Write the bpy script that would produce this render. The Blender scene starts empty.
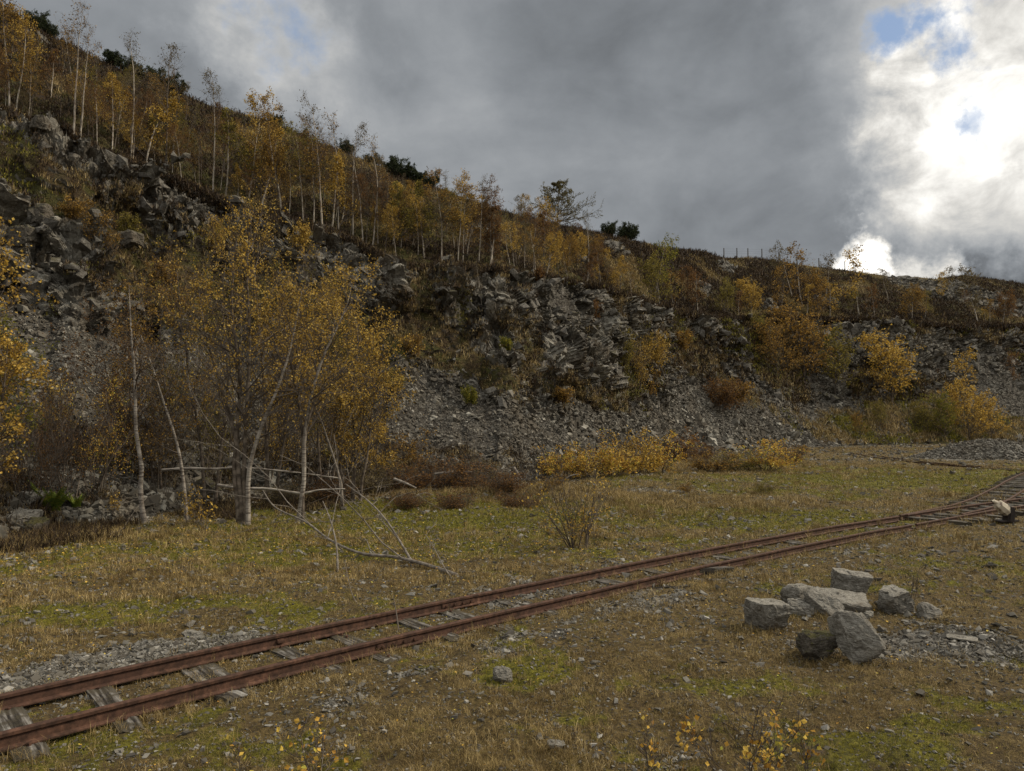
import bpy, bmesh, math, random
import numpy as np
from mathutils import Vector, Matrix, Euler
rng = np.random.default_rng(7)
random.seed(7)
scene = bpy.context.scene
COL = scene.collection

# ------------------------------------------------------------------ camera
W, H, F = 1024, 771, 730.0
PITCH = math.atan((425 - 385.5) / F)
CAM = np.array([0.0, 0.0, 1.6])
cp, sp = math.cos(PITCH), math.sin(PITCH)
cam_data = bpy.data.cameras.new('camera')
cam_data.sensor_width = 36.0
cam_data.lens = F / W * 36.0
cam_data.clip_start = 0.05
cam_data.clip_end = 3000
cam = bpy.data.objects.new('camera', cam_data)
COL.objects.link(cam)
cam.location = CAM
cam.rotation_euler = (math.pi / 2 + PITCH, 0, 0)
scene.camera = cam

def ray(px, py):
    xc = (np.asarray(px, float) - 512) / F
    yc = (385.5 - np.asarray(py, float)) / F
    return np.stack([xc + 0 * yc, cp - sp * yc + 0 * xc, sp + cp * yc + 0 * xc], -1)

def at_depth(px, py, z):
    d = ray(px, py)
    return CAM + d * (np.asarray(z, float) / d[..., 1])[..., None]

def on_plane(px, py, h=0.0):
    d = ray(px, py)
    return CAM + d * ((h - CAM[2]) / d[..., 2])[..., None]

def project(P):
    q = np.asarray(P, float) - CAM
    f = q[..., 1] * cp + q[..., 2] * sp
    u = -q[..., 1] * sp + q[..., 2] * cp
    f = np.where(f < 0.05, 0.05, f)
    return 512 + F * q[..., 0] / f, 385.5 - F * u / f

# ------------------------------------------------------------------ noise
def _h(ix, iy, iz, s):
    n = (ix * 374761393 + iy * 668265263 + iz * 2147483647 + s * 1274126177) & 0xFFFFFFFF
    n = ((n ^ (n >> 13)) * 1274126177) & 0xFFFFFFFF
    n = ((n ^ (n >> 15)) * 2246822519) & 0xFFFFFFFF
    return ((n ^ (n >> 16)) & 0xFFFFFF) / float(0xFFFFFF)

def vnoise(P, s=0):
    P = np.asarray(P, float)
    f = np.floor(P)
    i = f.astype(np.int64)
    t = P - f
    t = t * t * (3 - 2 * t)
    r = 0
    for a in (0, 1):
        wa = t[..., 0] if a else 1 - t[..., 0]
        for b in (0, 1):
            wb = t[..., 1] if b else 1 - t[..., 1]
            for c in (0, 1):
                wc = t[..., 2] if c else 1 - t[..., 2]
                r = r + wa * wb * wc * _h(i[..., 0] + a, i[..., 1] + b, i[..., 2] + c, s)
    return r

def fbm(P, scale, octs=4, s=0, gain=0.5):
    P = np.asarray(P, float) * scale
    a, tot, r = 1.0, 0.0, 0
    for k in range(octs):
        r = r + a * (vnoise(P + 17.3 * k, s + k) - 0.5)
        tot += a
        a *= gain
        P = P * 2.03
    return r / tot * 2

def fbm2(x, y, scale, octs=4, s=0, gain=0.5):
    return fbm(np.stack([x, y, np.zeros_like(x) + 0.37], -1), scale, octs, s, gain)

def facets(P, cell, s=0, slope=0.6, step=0.5):
    """broken flat facets: every jittered cell has a plane of its own"""
    P = np.asarray(P, float) / cell
    i0 = np.floor(P).astype(np.int64)
    best = np.full(P.shape[:-1], 1e9)
    out = np.zeros(P.shape[:-1])
    for a in (-1, 0, 1):
        for b in (-1, 0, 1):
            for c in (-1, 0, 1):
                I = i0 + np.array([a, b, c])
                ix, iy, iz = I[..., 0], I[..., 1], I[..., 2]
                S = np.stack([ix + _h(ix, iy, iz, s), iy + _h(ix, iy, iz, s + 1), iz + _h(ix, iy, iz, s + 2)], -1)
                D = P - S
                d = (D * D).sum(-1)
                v = ((D[..., 0] * (_h(ix, iy, iz, s + 3) - .5) + D[..., 1] * (_h(ix, iy, iz, s + 4) - .5)
                      + D[..., 2] * (_h(ix, iy, iz, s + 5) - .5)) * 2 * slope + (_h(ix, iy, iz, s + 6) - .5) * step)
                m = d < best
                best = np.where(m, d, best)
                out = np.where(m, v, out)
    return out * cell

def smooth(a, b, x):
    t = np.clip((np.asarray(x, float) - a) / (b - a), 0, 1)
    return t * t * (3 - 2 * t)

# ------------------------------------------------------------------ objects
def make_mesh(name, verts, face_groups, attrs=None, smooth_shade=False):
    """face_groups: list of (faces array (n,k), material index)"""
    me = bpy.data.meshes.new(name)
    verts = np.ascontiguousarray(verts, dtype=np.float32).reshape(-1, 3)
    me.vertices.add(len(verts))
    me.vertices.foreach_set('co', verts.ravel())
    loops, starts, mats = [], [], []
    off = 0
    for f, m in face_groups:
        f = np.asarray(f, dtype=np.int32)
        if f.size == 0:
            continue
        n, k = f.shape
        loops.append(f.ravel())
        starts.append(off + np.arange(n) * k)
        mats.append(np.full(n, m))
        off += n * k
    loops = np.concatenate(loops).astype(np.int32)
    starts = np.concatenate(starts).astype(np.int32)
    me.loops.add(len(loops))
    me.loops.foreach_set('vertex_index', loops)
    me.polygons.add(len(starts))
    me.polygons.foreach_set('loop_start', starts)
    me.polygons.foreach_set('material_index', np.concatenate(mats).astype(np.int32))
    me.polygons.foreach_set('use_smooth', np.full(len(starts), bool(smooth_shade)))
    me.update(calc_edges=True)
    if attrs:
        for k, v in attrs.items():
            a = me.attributes.new(k, 'FLOAT', 'POINT')
            a.data.foreach_set('value', np.ascontiguousarray(v, dtype=np.float32).ravel())
    return me

def link(name, me, mats=None, parent=None, loc=None):
    o = bpy.data.objects.new(name, me)
    COL.objects.link(o)
    if mats is not None:
        for m in (mats if isinstance(mats, (list, tuple)) else [mats]):
            me.materials.append(m)
    if parent is not None:
        o.parent = parent
    if loc is not None:
        o.location = loc
    return o

def tag(o, label, cat, group=None):
    o['label'] = label
    o['category'] = cat
    if group:
        o['group'] = group
    return o

def kind(o, k):
    o['kind'] = k
    return o

def thing(name, label, cat, loc=(0, 0, 0), rz=0.0, group=None, scale=1.0):
    o = bpy.data.objects.new(name, None)
    o.empty_display_size = 0.2
    COL.objects.link(o)
    o.location = loc
    o.rotation_euler = (0, 0, rz)
    o.scale = (scale,) * 3
    return tag(o, label, cat, group)

def dup(root, label, loc, rz, scale, group=None, rot=None):
    r = root.copy()
    COL.objects.link(r)
    r.location = loc
    r.rotation_euler = rot if rot is not None else (0, 0, rz)
    r.scale = (scale,) * 3 if np.isscalar(scale) else scale
    r['label'] = label
    if group:
        r['group'] = group
    for ch in list(root.children):
        c = ch.copy()
        COL.objects.link(c)
        c.parent = r
    return r

# ------------------------------------------------------------------ materials
def mat(name, rough=0.9):
    m = bpy.data.materials.new(name)
    m.use_nodes = True
    nt = m.node_tree
    b = nt.nodes['Principled BSDF']
    b.inputs['Roughness'].default_value = rough
    b.inputs['Specular IOR Level'].default_value = 0.25
    return m, nt, b

class NT:
    def __init__(s, nt):
        s.nt = nt
        s.L = nt.links
    def n(s, t, **kw):
        x = s.nt.nodes.new(t)
        for k, v in kw.items():
            setattr(x, k, v)
        return x
    def set(s, sock, v):
        if hasattr(v, 'is_output') or isinstance(v, bpy.types.NodeSocket):
            s.L.new(v, sock)
        else:
            if isinstance(v, tuple) and len(v) == 3 and sock.type == 'RGBA':
                v = (*v, 1)
            sock.default_value = v
    def noise(s, vec, scale, detail=5, rough=0.6, dist=0.0):
        x = s.n('ShaderNodeTexNoise')
        if vec is not None:
            s.L.new(vec, x.inputs['Vector'])
        x.inputs['Scale'].default_value = scale
        x.inputs['Detail'].default_value = detail
        x.inputs['Roughness'].default_value = rough
        x.inputs['Distortion'].default_value = dist
        return x.outputs['Fac']
    def vor(s, vec, scale, feature='F1', out='Distance'):
        x = s.n('ShaderNodeTexVoronoi', feature=feature)
        if vec is not None:
            s.L.new(vec, x.inputs['Vector'])
        x.inputs['Scale'].default_value = scale
        return x.outputs[out]
    def ramp(s, fac, a, b, lo=0.0, hi=1.0):
        x = s.n('ShaderNodeMapRange', interpolation_type='SMOOTHSTEP')
        s.set(x.inputs['Value'], fac)
        x.inputs['From Min'].default_value = a
        x.inputs['From Max'].default_value = b
        x.inputs['To Min'].default_value = lo
        x.inputs['To Max'].default_value = hi
        return x.outputs['Result']
    def math(s, op, a, b=0.0, clamp=False):
        x = s.n('ShaderNodeMath', operation=op)
        x.use_clamp = clamp
        s.set(x.inputs[0], a)
        s.set(x.inputs[1], b)
        return x.outputs[0]
    def mix(s, fac, a, b, mode='MIX'):
        x = s.n('ShaderNodeMix', data_type='RGBA', blend_type=mode)
        s.set(x.inputs[0], fac)
        s.set(x.inputs[6], a)
        s.set(x.inputs[7], b)
        return x.outputs[2]
    def cramp(s, fac, stops):
        x = s.n('ShaderNodeValToRGB')
        s.set(x.inputs[0], fac)
        el = x.color_ramp.elements
        while len(el) < len(stops):
            el.new(0.5)
        for e, (p, c) in zip(el, stops):
            e.position = p
            e.color = (*c, 1)
        return x.outputs[0]
    def attr(s, name):
        x = s.n('ShaderNodeAttribute', attribute_name=name)
        return x.outputs['Fac']
    def pos(s):
        return s.n('ShaderNodeNewGeometry').outputs['Position']
    def obj(s):
        return s.n('ShaderNodeTexCoord').outputs['Object']
    def island(s):
        return s.n('ShaderNodeNewGeometry').outputs['Random Per Island']
    def bump(s, h, strength, dist, bsdf):
        x = s.n('ShaderNodeBump')
        x.inputs['Strength'].default_value = strength
        x.inputs['Distance'].default_value = dist
        s.L.new(h, x.inputs['Height'])
        s.L.new(x.outputs[0], bsdf.inputs['Normal'])
    def mapping(s, vec, scale=(1, 1, 1), rot=(0, 0, 0)):
        x = s.n('ShaderNodeMapping')
        s.L.new(vec, x.inputs['Vector'])
        x.inputs['Scale'].default_value = scale
        x.inputs['Rotation'].default_value = rot
        return x.outputs[0]

def rock_colour(k, p, scale=1.0, dark=(.05, .045, .036), mid=(.15, .14, .12), pale=(.36, .345, .305)):
    n1 = k.noise(p, 0.9 * scale, 8, .65)
    n2 = k.noise(p, 7 * scale, 8, .7)
    c = k.mix(k.ramp(n1, .3, .7), dark, mid)
    c = k.mix(k.ramp(n2, .35, .75), k.mix(.55, c, dark), k.mix(.35, c, pale))
    n3 = k.noise(p, 3.1 * scale, 10, .75)
    c = k.mix(k.ramp(n3, .56, .66, 0, .85), c, pale)      # lichen
    return c, n2

def leaf_mat(name, stops, trans=0.45, patches=None):
    m, nt, b = mat(name, .75)
    k = NT(nt)
    c = k.cramp(k.island(), stops)
    if patches:
        p_ = k.pos()
        n_ = k.noise(p_, 1.1, 5, .65); n2_ = k.noise(p_, 4.5, 4, .65)
        c = k.mix(k.ramp(n_, .46, .62, 0, .75), c, patches[0])
        c = k.mix(k.ramp(n2_, .5, .64, 0, .7), c, patches[1])
    k.L.new(c, b.inputs['Base Color'])
    t = k.n('ShaderNodeBsdfTranslucent')
    k.L.new(c, t.inputs['Color'])
    mx = k.n('ShaderNodeMixShader')
    mx.inputs[0].default_value = trans
    k.L.new(b.outputs[0], mx.inputs[1])
    k.L.new(t.outputs[0], mx.inputs[2])
    k.L.new(mx.outputs[0], nt.nodes['Material Output'].inputs['Surface'])
    return m

LEAF = {
    'amber': leaf_mat('leaves_amber', [(0, (.26, .13, .025)), (.4, (.46, .27, .04)), (.75, (.62, .42, .08)), (1, (.30, .32, .05))], .3),
    'golden': leaf_mat('leaves_golden', [(0, (.10, .065, .018)), (.4, (.29, .18, .032)), (.75, (.50, .32, .05)), (1, (.70, .52, .15))]),
    'ochre': leaf_mat('leaves_ochre', [(0, (.055, .036, .015)), (.45, (.15, .09, .025)), (.8, (.28, .165, .036)), (1, (.52, .32, .06))]),
    'rust': leaf_mat('leaves_rust', [(0, (.045, .025, .014)), (.4, (.105, .055, .022)), (.8, (.18, .095, .03)), (1, (.28, .15, .04))]),
    'olive': leaf_mat('leaves_olive', [(0, (.05, .045, .014)), (.4, (.12, .10, .022)), (.8, (.22, .18, .032)), (1, (.40, .32, .07))]),
    'lime': leaf_mat('leaves_lime', [(0, (.06, .075, .014)), (.5, (.14, .14, .02)), (1, (.30, .25, .035))]),
    'evergreen': leaf_mat('leaves_evergreen', [(0, (.012, .02, .008)), (.5, (.025, .037, .014)), (1, (.05, .06, .02))], .15),
    'larch': leaf_mat('leaves_larch', [(0, (.05, .045, .02)), (.5, (.11, .095, .035)), (1, (.18, .15, .06))], .25),
    'bare': leaf_mat('leaves_bare', [(0, (.05, .04, .025)), (.5, (.12, .09, .04)), (1, (.2, .16, .07))], .3),
    'fern': leaf_mat('leaves_fern', [(0, (.07, .12, .02)), (.6, (.14, .19, .025)), (1, (.28, .27, .04))], .3),
}
# pale birch bark
m, nt, b = mat('birch_bark', .8); k = NT(nt)
p = k.obj()
band = k.noise(k.mapping(p, (3, 3, 30)), 1.6, 5, .6)
mot = k.noise(p, 4, 6, .6)
c = k.mix(k.ramp(mot, .35, .65), (.13, .11, .09), (.34, .31, .27))
c = k.mix(k.ramp(band, .50, .60, 0, .85), c, (.055, .042, .035))
k.L.new(c, b.inputs['Base Color']); k.bump(band, .4, .004, b)
BIRCH = m
m, nt, b = mat('pale_birch_bark', .8); k = NT(nt)
c = k.mix(k.ramp(k.noise(k.obj(), 3, 6, .6), .4, .65), (.38, .34, .28), (.12, .09, .07))
k.L.new(c, b.inputs['Base Color'])
PALEBIRCH = m
m, nt, b = mat('dark_bark', .85); k = NT(nt)
p = k.obj()
c = k.mix(k.ramp(k.noise(p, 9, 6, .6), .35, .7), (.04, .03, .022), (.17, .14, .11))
k.L.new(c, b.inputs['Base Color'])
DARKBARK = m
m, nt, b = mat('twig_bark', .85); k = NT(nt)
c = k.mix(k.island(), (.035, .025, .02), (.12, .10, .082))
k.L.new(c, b.inputs['Base Color'])
TWIG = m

m, nt, b = mat('grey_dead_wood', .85); k = NT(nt)
c = k.mix(k.ramp(k.noise(k.obj(), 14, 6, .7), .3, .7), (.07, .058, .047), (.22, .195, .165))
k.L.new(c, b.inputs['Base Color'])
DEADWOOD = m
# rock
def rock_mat(name, scale, moss=0.0, **kw):
    m, nt, b = mat(name, .9); k = NT(nt)
    p = k.obj()
    c, n2 = rock_colour(k, p, scale, **kw)
    st_ = k.noise(k.mapping(p, (1, 1, 9), (.5, .35, 0)), 5 * scale, 7, .7)
    c = k.mix(k.ramp(st_, .5, .64, 0, .55), c, (.07, .06, .048))
    c = k.mix(k.ramp(k.noise(p, 1.6 * scale, 6, .65), .5, .65, 0, .5), c, (.10, .082, .058))
    if moss:
        g = k.n('ShaderNodeNewGeometry').outputs['Normal']
        sx = k.n('ShaderNodeSeparateXYZ'); k.L.new(g, sx.inputs[0])
        f = k.math('ADD', sx.outputs[2], k.math('MULTIPLY', k.noise(p, 5 * scale, 5, .6), .9))
        c = k.mix(k.ramp(f, 1.35 - moss, 1.6 - moss, 0, .9), c, (.06, .055, .014))
    k.L.new(c, b.inputs['Base Color'])
    k.bump(k.math('ADD', st_, k.noise(k.mapping(p, (1, 1, 3.2), (.4, .3, 0)), 16 * scale, 9, .72)), 1.0, .045 / scale, b)
    return m
ROCK = rock_mat('slate_boulder', 2.4, dark=(.15, .14, .118), mid=(.25, .24, .21), pale=(.46, .44, .40))
ROCK_MOSSY = rock_mat('mossy_rock', 2.0, .35, dark=(.05, .043, .033), mid=(.12, .105, .085), pale=(.25, .235, .20))
m, nt, b = mat('loose_stones', .9); k = NT(nt)
r_ = k.island()
c = k.cramp(r_, [(0, (.045, .04, .033)), (.5, (.10, .094, .08)), (.88, (.17, .163, .145)), (1, (.29, .28, .255))])
c = k.mix(k.ramp(k.noise(k.pos(), 14, 6, .7), .4, .7, 0, .5), c, (.075, .065, .05))
k.L.new(c, b.inputs['Base Color'])
STONES = m
m, nt, b = mat('scree_stones', .9); k = NT(nt)
c = k.cramp(k.island(), [(0, (.035, .031, .025)), (.5, (.092, .084, .069)), (.88, (.165, .155, .13)), (1, (.30, .29, .255))])
c = k.mix(k.ramp(k.noise(k.pos(), .5, 5, .6), .45, .65, 0, .55), c, (.09, .075, .055))
c = k.mix(k.ramp(k.noise(k.pos(), 9, 6, .7), .45, .7, 0, .45), c, (.04, .036, .03))
k.L.new(c, b.inputs['Base Color'])
SCREE = m
# rust
m, nt, b = mat('rusted_steel', .8); k = NT(nt)
p = k.pos()
n1 = k.noise(p, 18, 8, .7); n2 = k.noise(p, 2.2, 5, .6)
c = k.cramp(n1, [(.3, (.016, .008, .006)), (.46, (.044, .023, .015)), (.62, (.095, .048, .031)), (.74, (.18, .10, .065))])
c = k.mix(k.ramp(n2, .4, .7, 0, .5), c, (.055, .028, .02))
k.L.new(c, b.inputs['Base Color']); k.bump(n1, .5, .003, b)
RUST = m
# polished-ish head of the points
# sleepers
m, nt, b = mat('weathered_sleeper', .9); k = NT(nt)
p = k.obj()
gr = k.noise(k.mapping(p, (2.6, 30, 16)), 1.0, 6, .65, .3)
gr2 = k.noise(p, 5, 5, .6)
c = k.cramp(gr, [(.42, (.010, .008, .006)), (.5, (.055, .048, .04)), (.62, (.19, .18, .165)), (.78, (.36, .35, .33))])
c = k.mix(k.ramp(gr2, .45, .56, 0, .85), c, (.04, .033, .02))
k.L.new(c, b.inputs['Base Color']); k.bump(gr, .9, .012, b)
SLEEPER = m
m, nt, b = mat('white_paint', .6); k = NT(nt)
c = k.mix(k.ramp(k.noise(k.obj(), 12, 6, .7), .52, .66), (.46, .41, .32), (.10, .06, .04))
k.L.new(c, b.inputs['Base Color'])
WHITEPAINT = m
m, nt, b = mat('black_cast_iron', .6); k = NT(nt)
c = k.mix(k.noise(k.obj(), 14, 5, .6), (.008, .008, .008), (.04, .03, .025))
k.L.new(c, b.inputs['Base Color'])
IRON = m
m, nt, b = mat('fence_timber', .9); k = NT(nt)
c = k.mix(k.noise(k.obj(), 14, 5, .6), (.03, .025, .02), (.09, .075, .06))
k.L.new(c, b.inputs['Base Color'])
TIMBER = m
def straw_mat(name, stops, trans=.25, patches=None):
    return leaf_mat(name, stops, trans, patches)
STRAW = straw_mat('dry_grass', [(0, (.030, .018, .008)), (.3, (.11, .074, .026)), (.7, (.30, .215, .08)), (1, (.62, .49, .25))], .1, [(.085, .052, .015), (.40, .30, .125)])
GREEN = straw_mat('green_grass', [(0, (.025, .024, .006)), (.4, (.085, .082, .012)), (.8, (.20, .18, .02)), (1, (.36, .30, .05))], .12, [(.10, .092, .010), (.27, .235, .025)])
MOSS = straw_mat('moss_fronds', [(0, (.035, .035, .008)), (.5, (.10, .098, .013)), (1, (.20, .185, .022))], .25, [(.085, .08, .008), (.27, .235, .02)])
HEATHER = straw_mat('heather_sprigs', [(0, (.010, .007, .005)), (.5, (.030, .020, .012)), (.85, (.065, .04, .02)), (1, (.12, .08, .03))], .15)
# ------------------------------------------------------------------ terrain
def az_r_h(P):
    P = np.atleast_2d(P)
    return np.degrees(np.arctan2(P[:, 0], P[:, 1])), np.hypot(P[:, 0], P[:, 1]), P[:, 2]

base_px = np.array([(-420, 640), (-200, 590), (-60, 562), (0, 543), (60, 530), (100, 525), (150, 516), (200, 507), (260, 500),
                    (320, 497), (400, 492), (450, 490), (500, 487), (550, 479), (600, 468), (650, 459), (700, 453),
                    (800, 447.5), (900, 445), (1000, 443), (1100, 442), (1250, 441)], float)
scree_px = np.array([(-420, 14, 200), (-200, 15, 240), (-60, 17, 280), (0, 17.7, 300), (60, 18, 318), (100, 18.7, 330), (150, 20.5, 338),
                     (200, 22.4, 342), (260, 22.8, 352), (320, 22.5, 360), (400, 22.1, 382), (450, 22.5, 392),
                     (500, 23.2, 396), (550, 26, 402), (600, 30.7, 410), (650, 40, 402), (700, 49.6, 388), (740, 53, 385),
                     (800, 59, 400), (900, 66, 390), (1000, 74, 385), (1100, 80, 385), (1250, 86, 390)], float)
lip_px = np.array([(-420, 20, -120), (-200, 21, -10), (-60, 22.6, 80), (0, 23.5, 114), (60, 24, 134), (100, 24.4, 150), (140, 25.4, 165), (175, 26.6, 180), (200, 27.4, 196),
                   (260, 27.2, 216), (300, 26.8, 227), (340, 26.4, 243), (380, 25.8, 260), (405, 25.8, 268), (450, 26.9, 267), (500, 28, 272),
                   (550, 31, 277), (600, 35.7, 289), (650, 45, 305), (700, 54.2, 319), (750, 60, 320), (800, 65, 320),
                   (850, 69, 320), (900, 71.8, 324), (950, 76, 328), (1000, 80, 328), (1100, 86, 330), (1250, 92, 335)], float)
bench_px = np.array([(-420, 23.5), (-200, 24), (-60, 25), (0, 26), (100, 27), (200, 30), (300, 29.2), (400, 28.3), (500, 31), (600, 39.5),
                     (700, 59), (800, 70), (900, 77), (1000, 86), (1100, 92), (1250, 98)], float)
sky_px = np.array([(-420, 44, -330), (-200, 44, -120), (-60, 43, -25), (0, 42, 6), (15, 42, 14), (30, 42, 27), (50, 42, 38), (75, 41, 46), (100, 41, 60),
                   (115, 41, 66), (150, 42, 85), (190, 45, 97), (215, 46, 107), (262, 46, 118), (300, 45.5, 134), (335, 45, 149),
                   (375, 44, 165), (400, 43.5, 176), (440, 43, 189), (500, 44, 211), (540, 47, 221), (570, 50, 228), (600, 54, 233),
                   (640, 64, 243), (665, 74, 249), (700, 84, 251), (722, 87, 258), (760, 90, 258), (800, 93, 265), (850, 94, 271),
                   (880, 95, 275), (900, 95, 279), (915, 96, 277), (935, 98, 279), (965, 102, 275), (1000, 107, 280), (1024, 110, 284),
                   (1100, 116, 292), (1250, 122, 305)], float)

def curve(rows, P, left, right):
    a, r, h = az_r_h(P)
    ex = np.array(left + [tuple(v) for v in zip(a, r, h)] + right)
    ex = ex[np.argsort(ex[:, 0])]
    return ex[:, 0], ex[:, 1], ex[:, 2]

Pb = on_plane(base_px[:, 0], base_px[:, 1], 0.0)
C_base = curve(None, Pb, [(-181, 60, 0), (-130, 30, 0), (-100, 16, 0), (-70, 12, 0)], [(60, 85, 0), (90, 72, 0), (130, 60, 0), (181, 60, 0)])
C_scr = curve(None, at_depth(scree_px[:, 0], scree_px[:, 1 + 1], scree_px[:, 1]),
              [(-181, 66, 1), (-130, 36, 2), (-100, 23, 4), (-70, 19, 5)], [(60, 95, 5.5), (90, 80, 4), (130, 66, 2), (181, 66, 1)])
C_lip = curve(None, at_depth(lip_px[:, 0], lip_px[:, 2], lip_px[:, 1]),
              [(-181, 72, 1.5), (-130, 40, 4), (-100, 29, 10), (-70, 24.5, 13)], [(60, 101, 12), (90, 86, 9), (130, 72, 3), (181, 72, 1.5)])
z_l = np.interp(bench_px[:, 0], lip_px[:, 0], lip_px[:, 2])
Pl = at_depth(bench_px[:, 0], z_l, np.interp(bench_px[:, 0], lip_px[:, 0], lip_px[:, 1]))
dr = bench_px[:, 1] / np.interp(bench_px[:, 0], lip_px[:, 0], lip_px[:, 1])
Pbn = Pl * np.stack([dr, dr, np.ones_like(dr)], -1)
Pbn[:, 2] += 0.35
C_bn = curve(None, Pbn, [(-181, 80, 2), (-130, 46, 4.5), (-100, 32, 10.5), (-70, 27, 13.4)], [(60, 107, 12.3), (90, 92, 9.3), (130, 80, 3.4), (181, 80, 2)])
C_sky = curve(None, at_depth(sky_px[:, 0], sky_px[:, 2], sky_px[:, 1]),
              [(-181, 140, 4), (-130, 80, 10), (-100, 60, 24), (-70, 50, 32)], [(60, 130, 24), (90, 125, 18), (130, 130, 8), (181, 140, 4)])

def wob(az, s, amp, sc=0.45):
    a = np.asarray(az, float)
    return fbm(np.stack([a * sc, a * 0, a * 0 + s * 7.7], -1), 1.0, 2, s, .5) * amp

def controls(az):
    az = np.asarray(az, float)
    out = []
    rb = np.interp(az, C_base[0], C_base[1])
    rs = np.interp(az, C_scr[0], C_scr[1]); hs = np.interp(az, C_scr[0], C_scr[2])
    rl = np.interp(az, C_lip[0], C_lip[1]); hl = np.interp(az, C_lip[0], C_lip[2])
    rn = np.interp(az, C_bn[0], C_bn[1]); hn = np.interp(az, C_bn[0], C_bn[2])
    rk = np.interp(az, C_sky[0], C_sky[1]); hk = np.interp(az, C_sky[0], C_sky[2])
    # buttresses and gullies
    w = wob(az, 3, 1.0)
    rb = rb * (1 + 0.018 * wob(az, 5, 1.0, 1.2))
    rs = rs + w * np.minimum(rs * .05, 1.6) * 1.2
    hs = hs * (1 + .12 * wob(az, 9, 1.0, .7))
    rl = rl + w * 0.3
    k = 1 + 0 * az
    R = [rb, rs, rl, rn, rk, rk + 25 * k, rk * 0 + 330, rk * 0 + 900]
    Hh = [rb * 0, hs, hl, hn, hk, hk + 0.4, hk * .8, hk * 0 - 5]
    return np.array(R), np.array(Hh)

def H0(az, r):
    R, Hh = controls(az)
    r = np.asarray(r, float)
    h = np.zeros_like(r)
    for i in range(len(R) - 1):
        t = np.clip((r - R[i]) / np.maximum(R[i + 1] - R[i], 1e-3), 0, 1)
        m = r >= R[i]
        if i == 0:
            t = t ** 1.12
        if i == 1:
            # broken wall: steep, with a ledge part way up
            t = t + .07 * np.sin(t * 2 * np.pi * 1.5 + wob(az, 21, 3.0, .3)) * np.sin(np.pi * t)
        if i == 3:
            t = t ** 0.93
        h = np.where(m, Hh[i] + (Hh[i + 1] - Hh[i]) * t, h)
    return h

def hit(px, py, rmin=2.0, rmax=130.0, extra=0.0):
    """where the line of sight through a pixel meets the smooth terrain"""
    d = ray(px, py)
    t = np.geomspace(rmin, rmax, 1600)
    P = CAM + d * (t / np.hypot(d[0], d[1]))[:, None]
    az = np.degrees(math.atan2(d[0], d[1])) + 0 * t
    below = P[:, 2] <= H0(az, t)
    i = int(np.argmax(below)) if below.any() else -1
    q = P[i].copy()
    return q

# ---- track centre line (needed by the ground too)
def rail_pt(px, py):
    return on_plane(px, py, 0.085)[:2]
far_r = np.array([rail_pt(*p) for p in [(0, 695.5), (130, 667), (260, 638.5), (410, 606.5), (560, 577), (700, 549.5), (830, 527), (931, 509.3)]])
near_r = np.array([rail_pt(*p) for p in [(0, 735), (130, 701), (260, 669), (400, 637), (560, 597.5), (700, 568), (830, 541), (940, 518), (1024, 507)]])
G = 0.305
# fit y = poly(x)
def offs(P, s):
    d = np.gradient(P, axis=0)
    d /= np.linalg.norm(d, axis=1)[:, None]
    return P + np.stack([-d[:, 1], d[:, 0]], -1) * s
allp = np.vstack([offs(far_r, -G), offs(near_r, G)])
w_ = 1 / np.linalg.norm(allp, axis=1)
cf = np.polyfit(allp[:, 0], allp[:, 1], 3, w=w_)
xs = np.linspace(-9, 11.5, 400)
main_c = np.stack([xs, np.polyval(cf, xs)], -1)
# extend both ends straight
def extend(P, back, fwd):
    a = P[0] - (P[2] - P[0]) / np.linalg.norm(P[2] - P[0]) * back
    b_ = P[-1] + (P[-1] - P[-3]) / np.linalg.norm(P[-1] - P[-3]) * fwd
    return np.vstack([a, P, b_])
main_c = extend(main_c[60:], 6.0, 16.0)

def resample(P, step):
    P = np.asarray(P, float)
    s = np.r_[0, np.cumsum(np.linalg.norm(np.diff(P, axis=0), axis=1))]
    t = np.arange(0, s[-1], step)
    return np.stack([np.interp(t, s, P[:, i]) for i in range(P.shape[1])], -1)
main_c = resample(main_c, 0.15)
def catmull(P, n=24):
    P = np.asarray(P, float)
    Q = np.vstack([2 * P[0] - P[1], P, 2 * P[-1] - P[-2]])
    out = []
    for i in range(1, len(Q) - 2):
        t = np.linspace(0, 1, n, endpoint=False)[:, None]
        a, b_, c, d = Q[i - 1], Q[i], Q[i + 1], Q[i + 2]
        out.append(.5 * (2 * b_ + (c - a) * t + (2 * a - 5 * b_ + 4 * c - d) * t ** 2 + (3 * b_ - a - 3 * c + d) * t ** 3))
    out.append(Q[-2][None])
    return np.vstack(out)
div_far = catmull([rail_pt(*p) for p in [(900, 515), (931.5, 509.3), (959.5, 502.7), (989.5, 489.7), (1018, 475.0), (1046, 464)]])
back_c = catmull([on_plane(*p, .05)[:2] for p in [(862, 453.5), (885, 457.5), (925, 462), (960, 465), (1000, 468.5), (1040, 472), (1100, 477)]])

def dist_poly(x, y, P):
    P = np.asarray(P)[::3]
    d = np.full(np.shape(x), 1e9)
    for q in P:
        d = np.minimum(d, (x - q[0]) ** 2 + (y - q[1]) ** 2)
    return np.sqrt(d)

def ellipse(x, y, px, py, a, b_, ang=0.0):
    c = on_plane(px, py)[:2]
    dx, dy = x - c[0], y - c[1]
    ca, sa = math.cos(math.radians(ang)), math.sin(math.radians(ang))
    u, v = (dx * ca + dy * sa) / a, (-dx * sa + dy * ca) / b_
    return np.exp(-(u * u + v * v))

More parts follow.
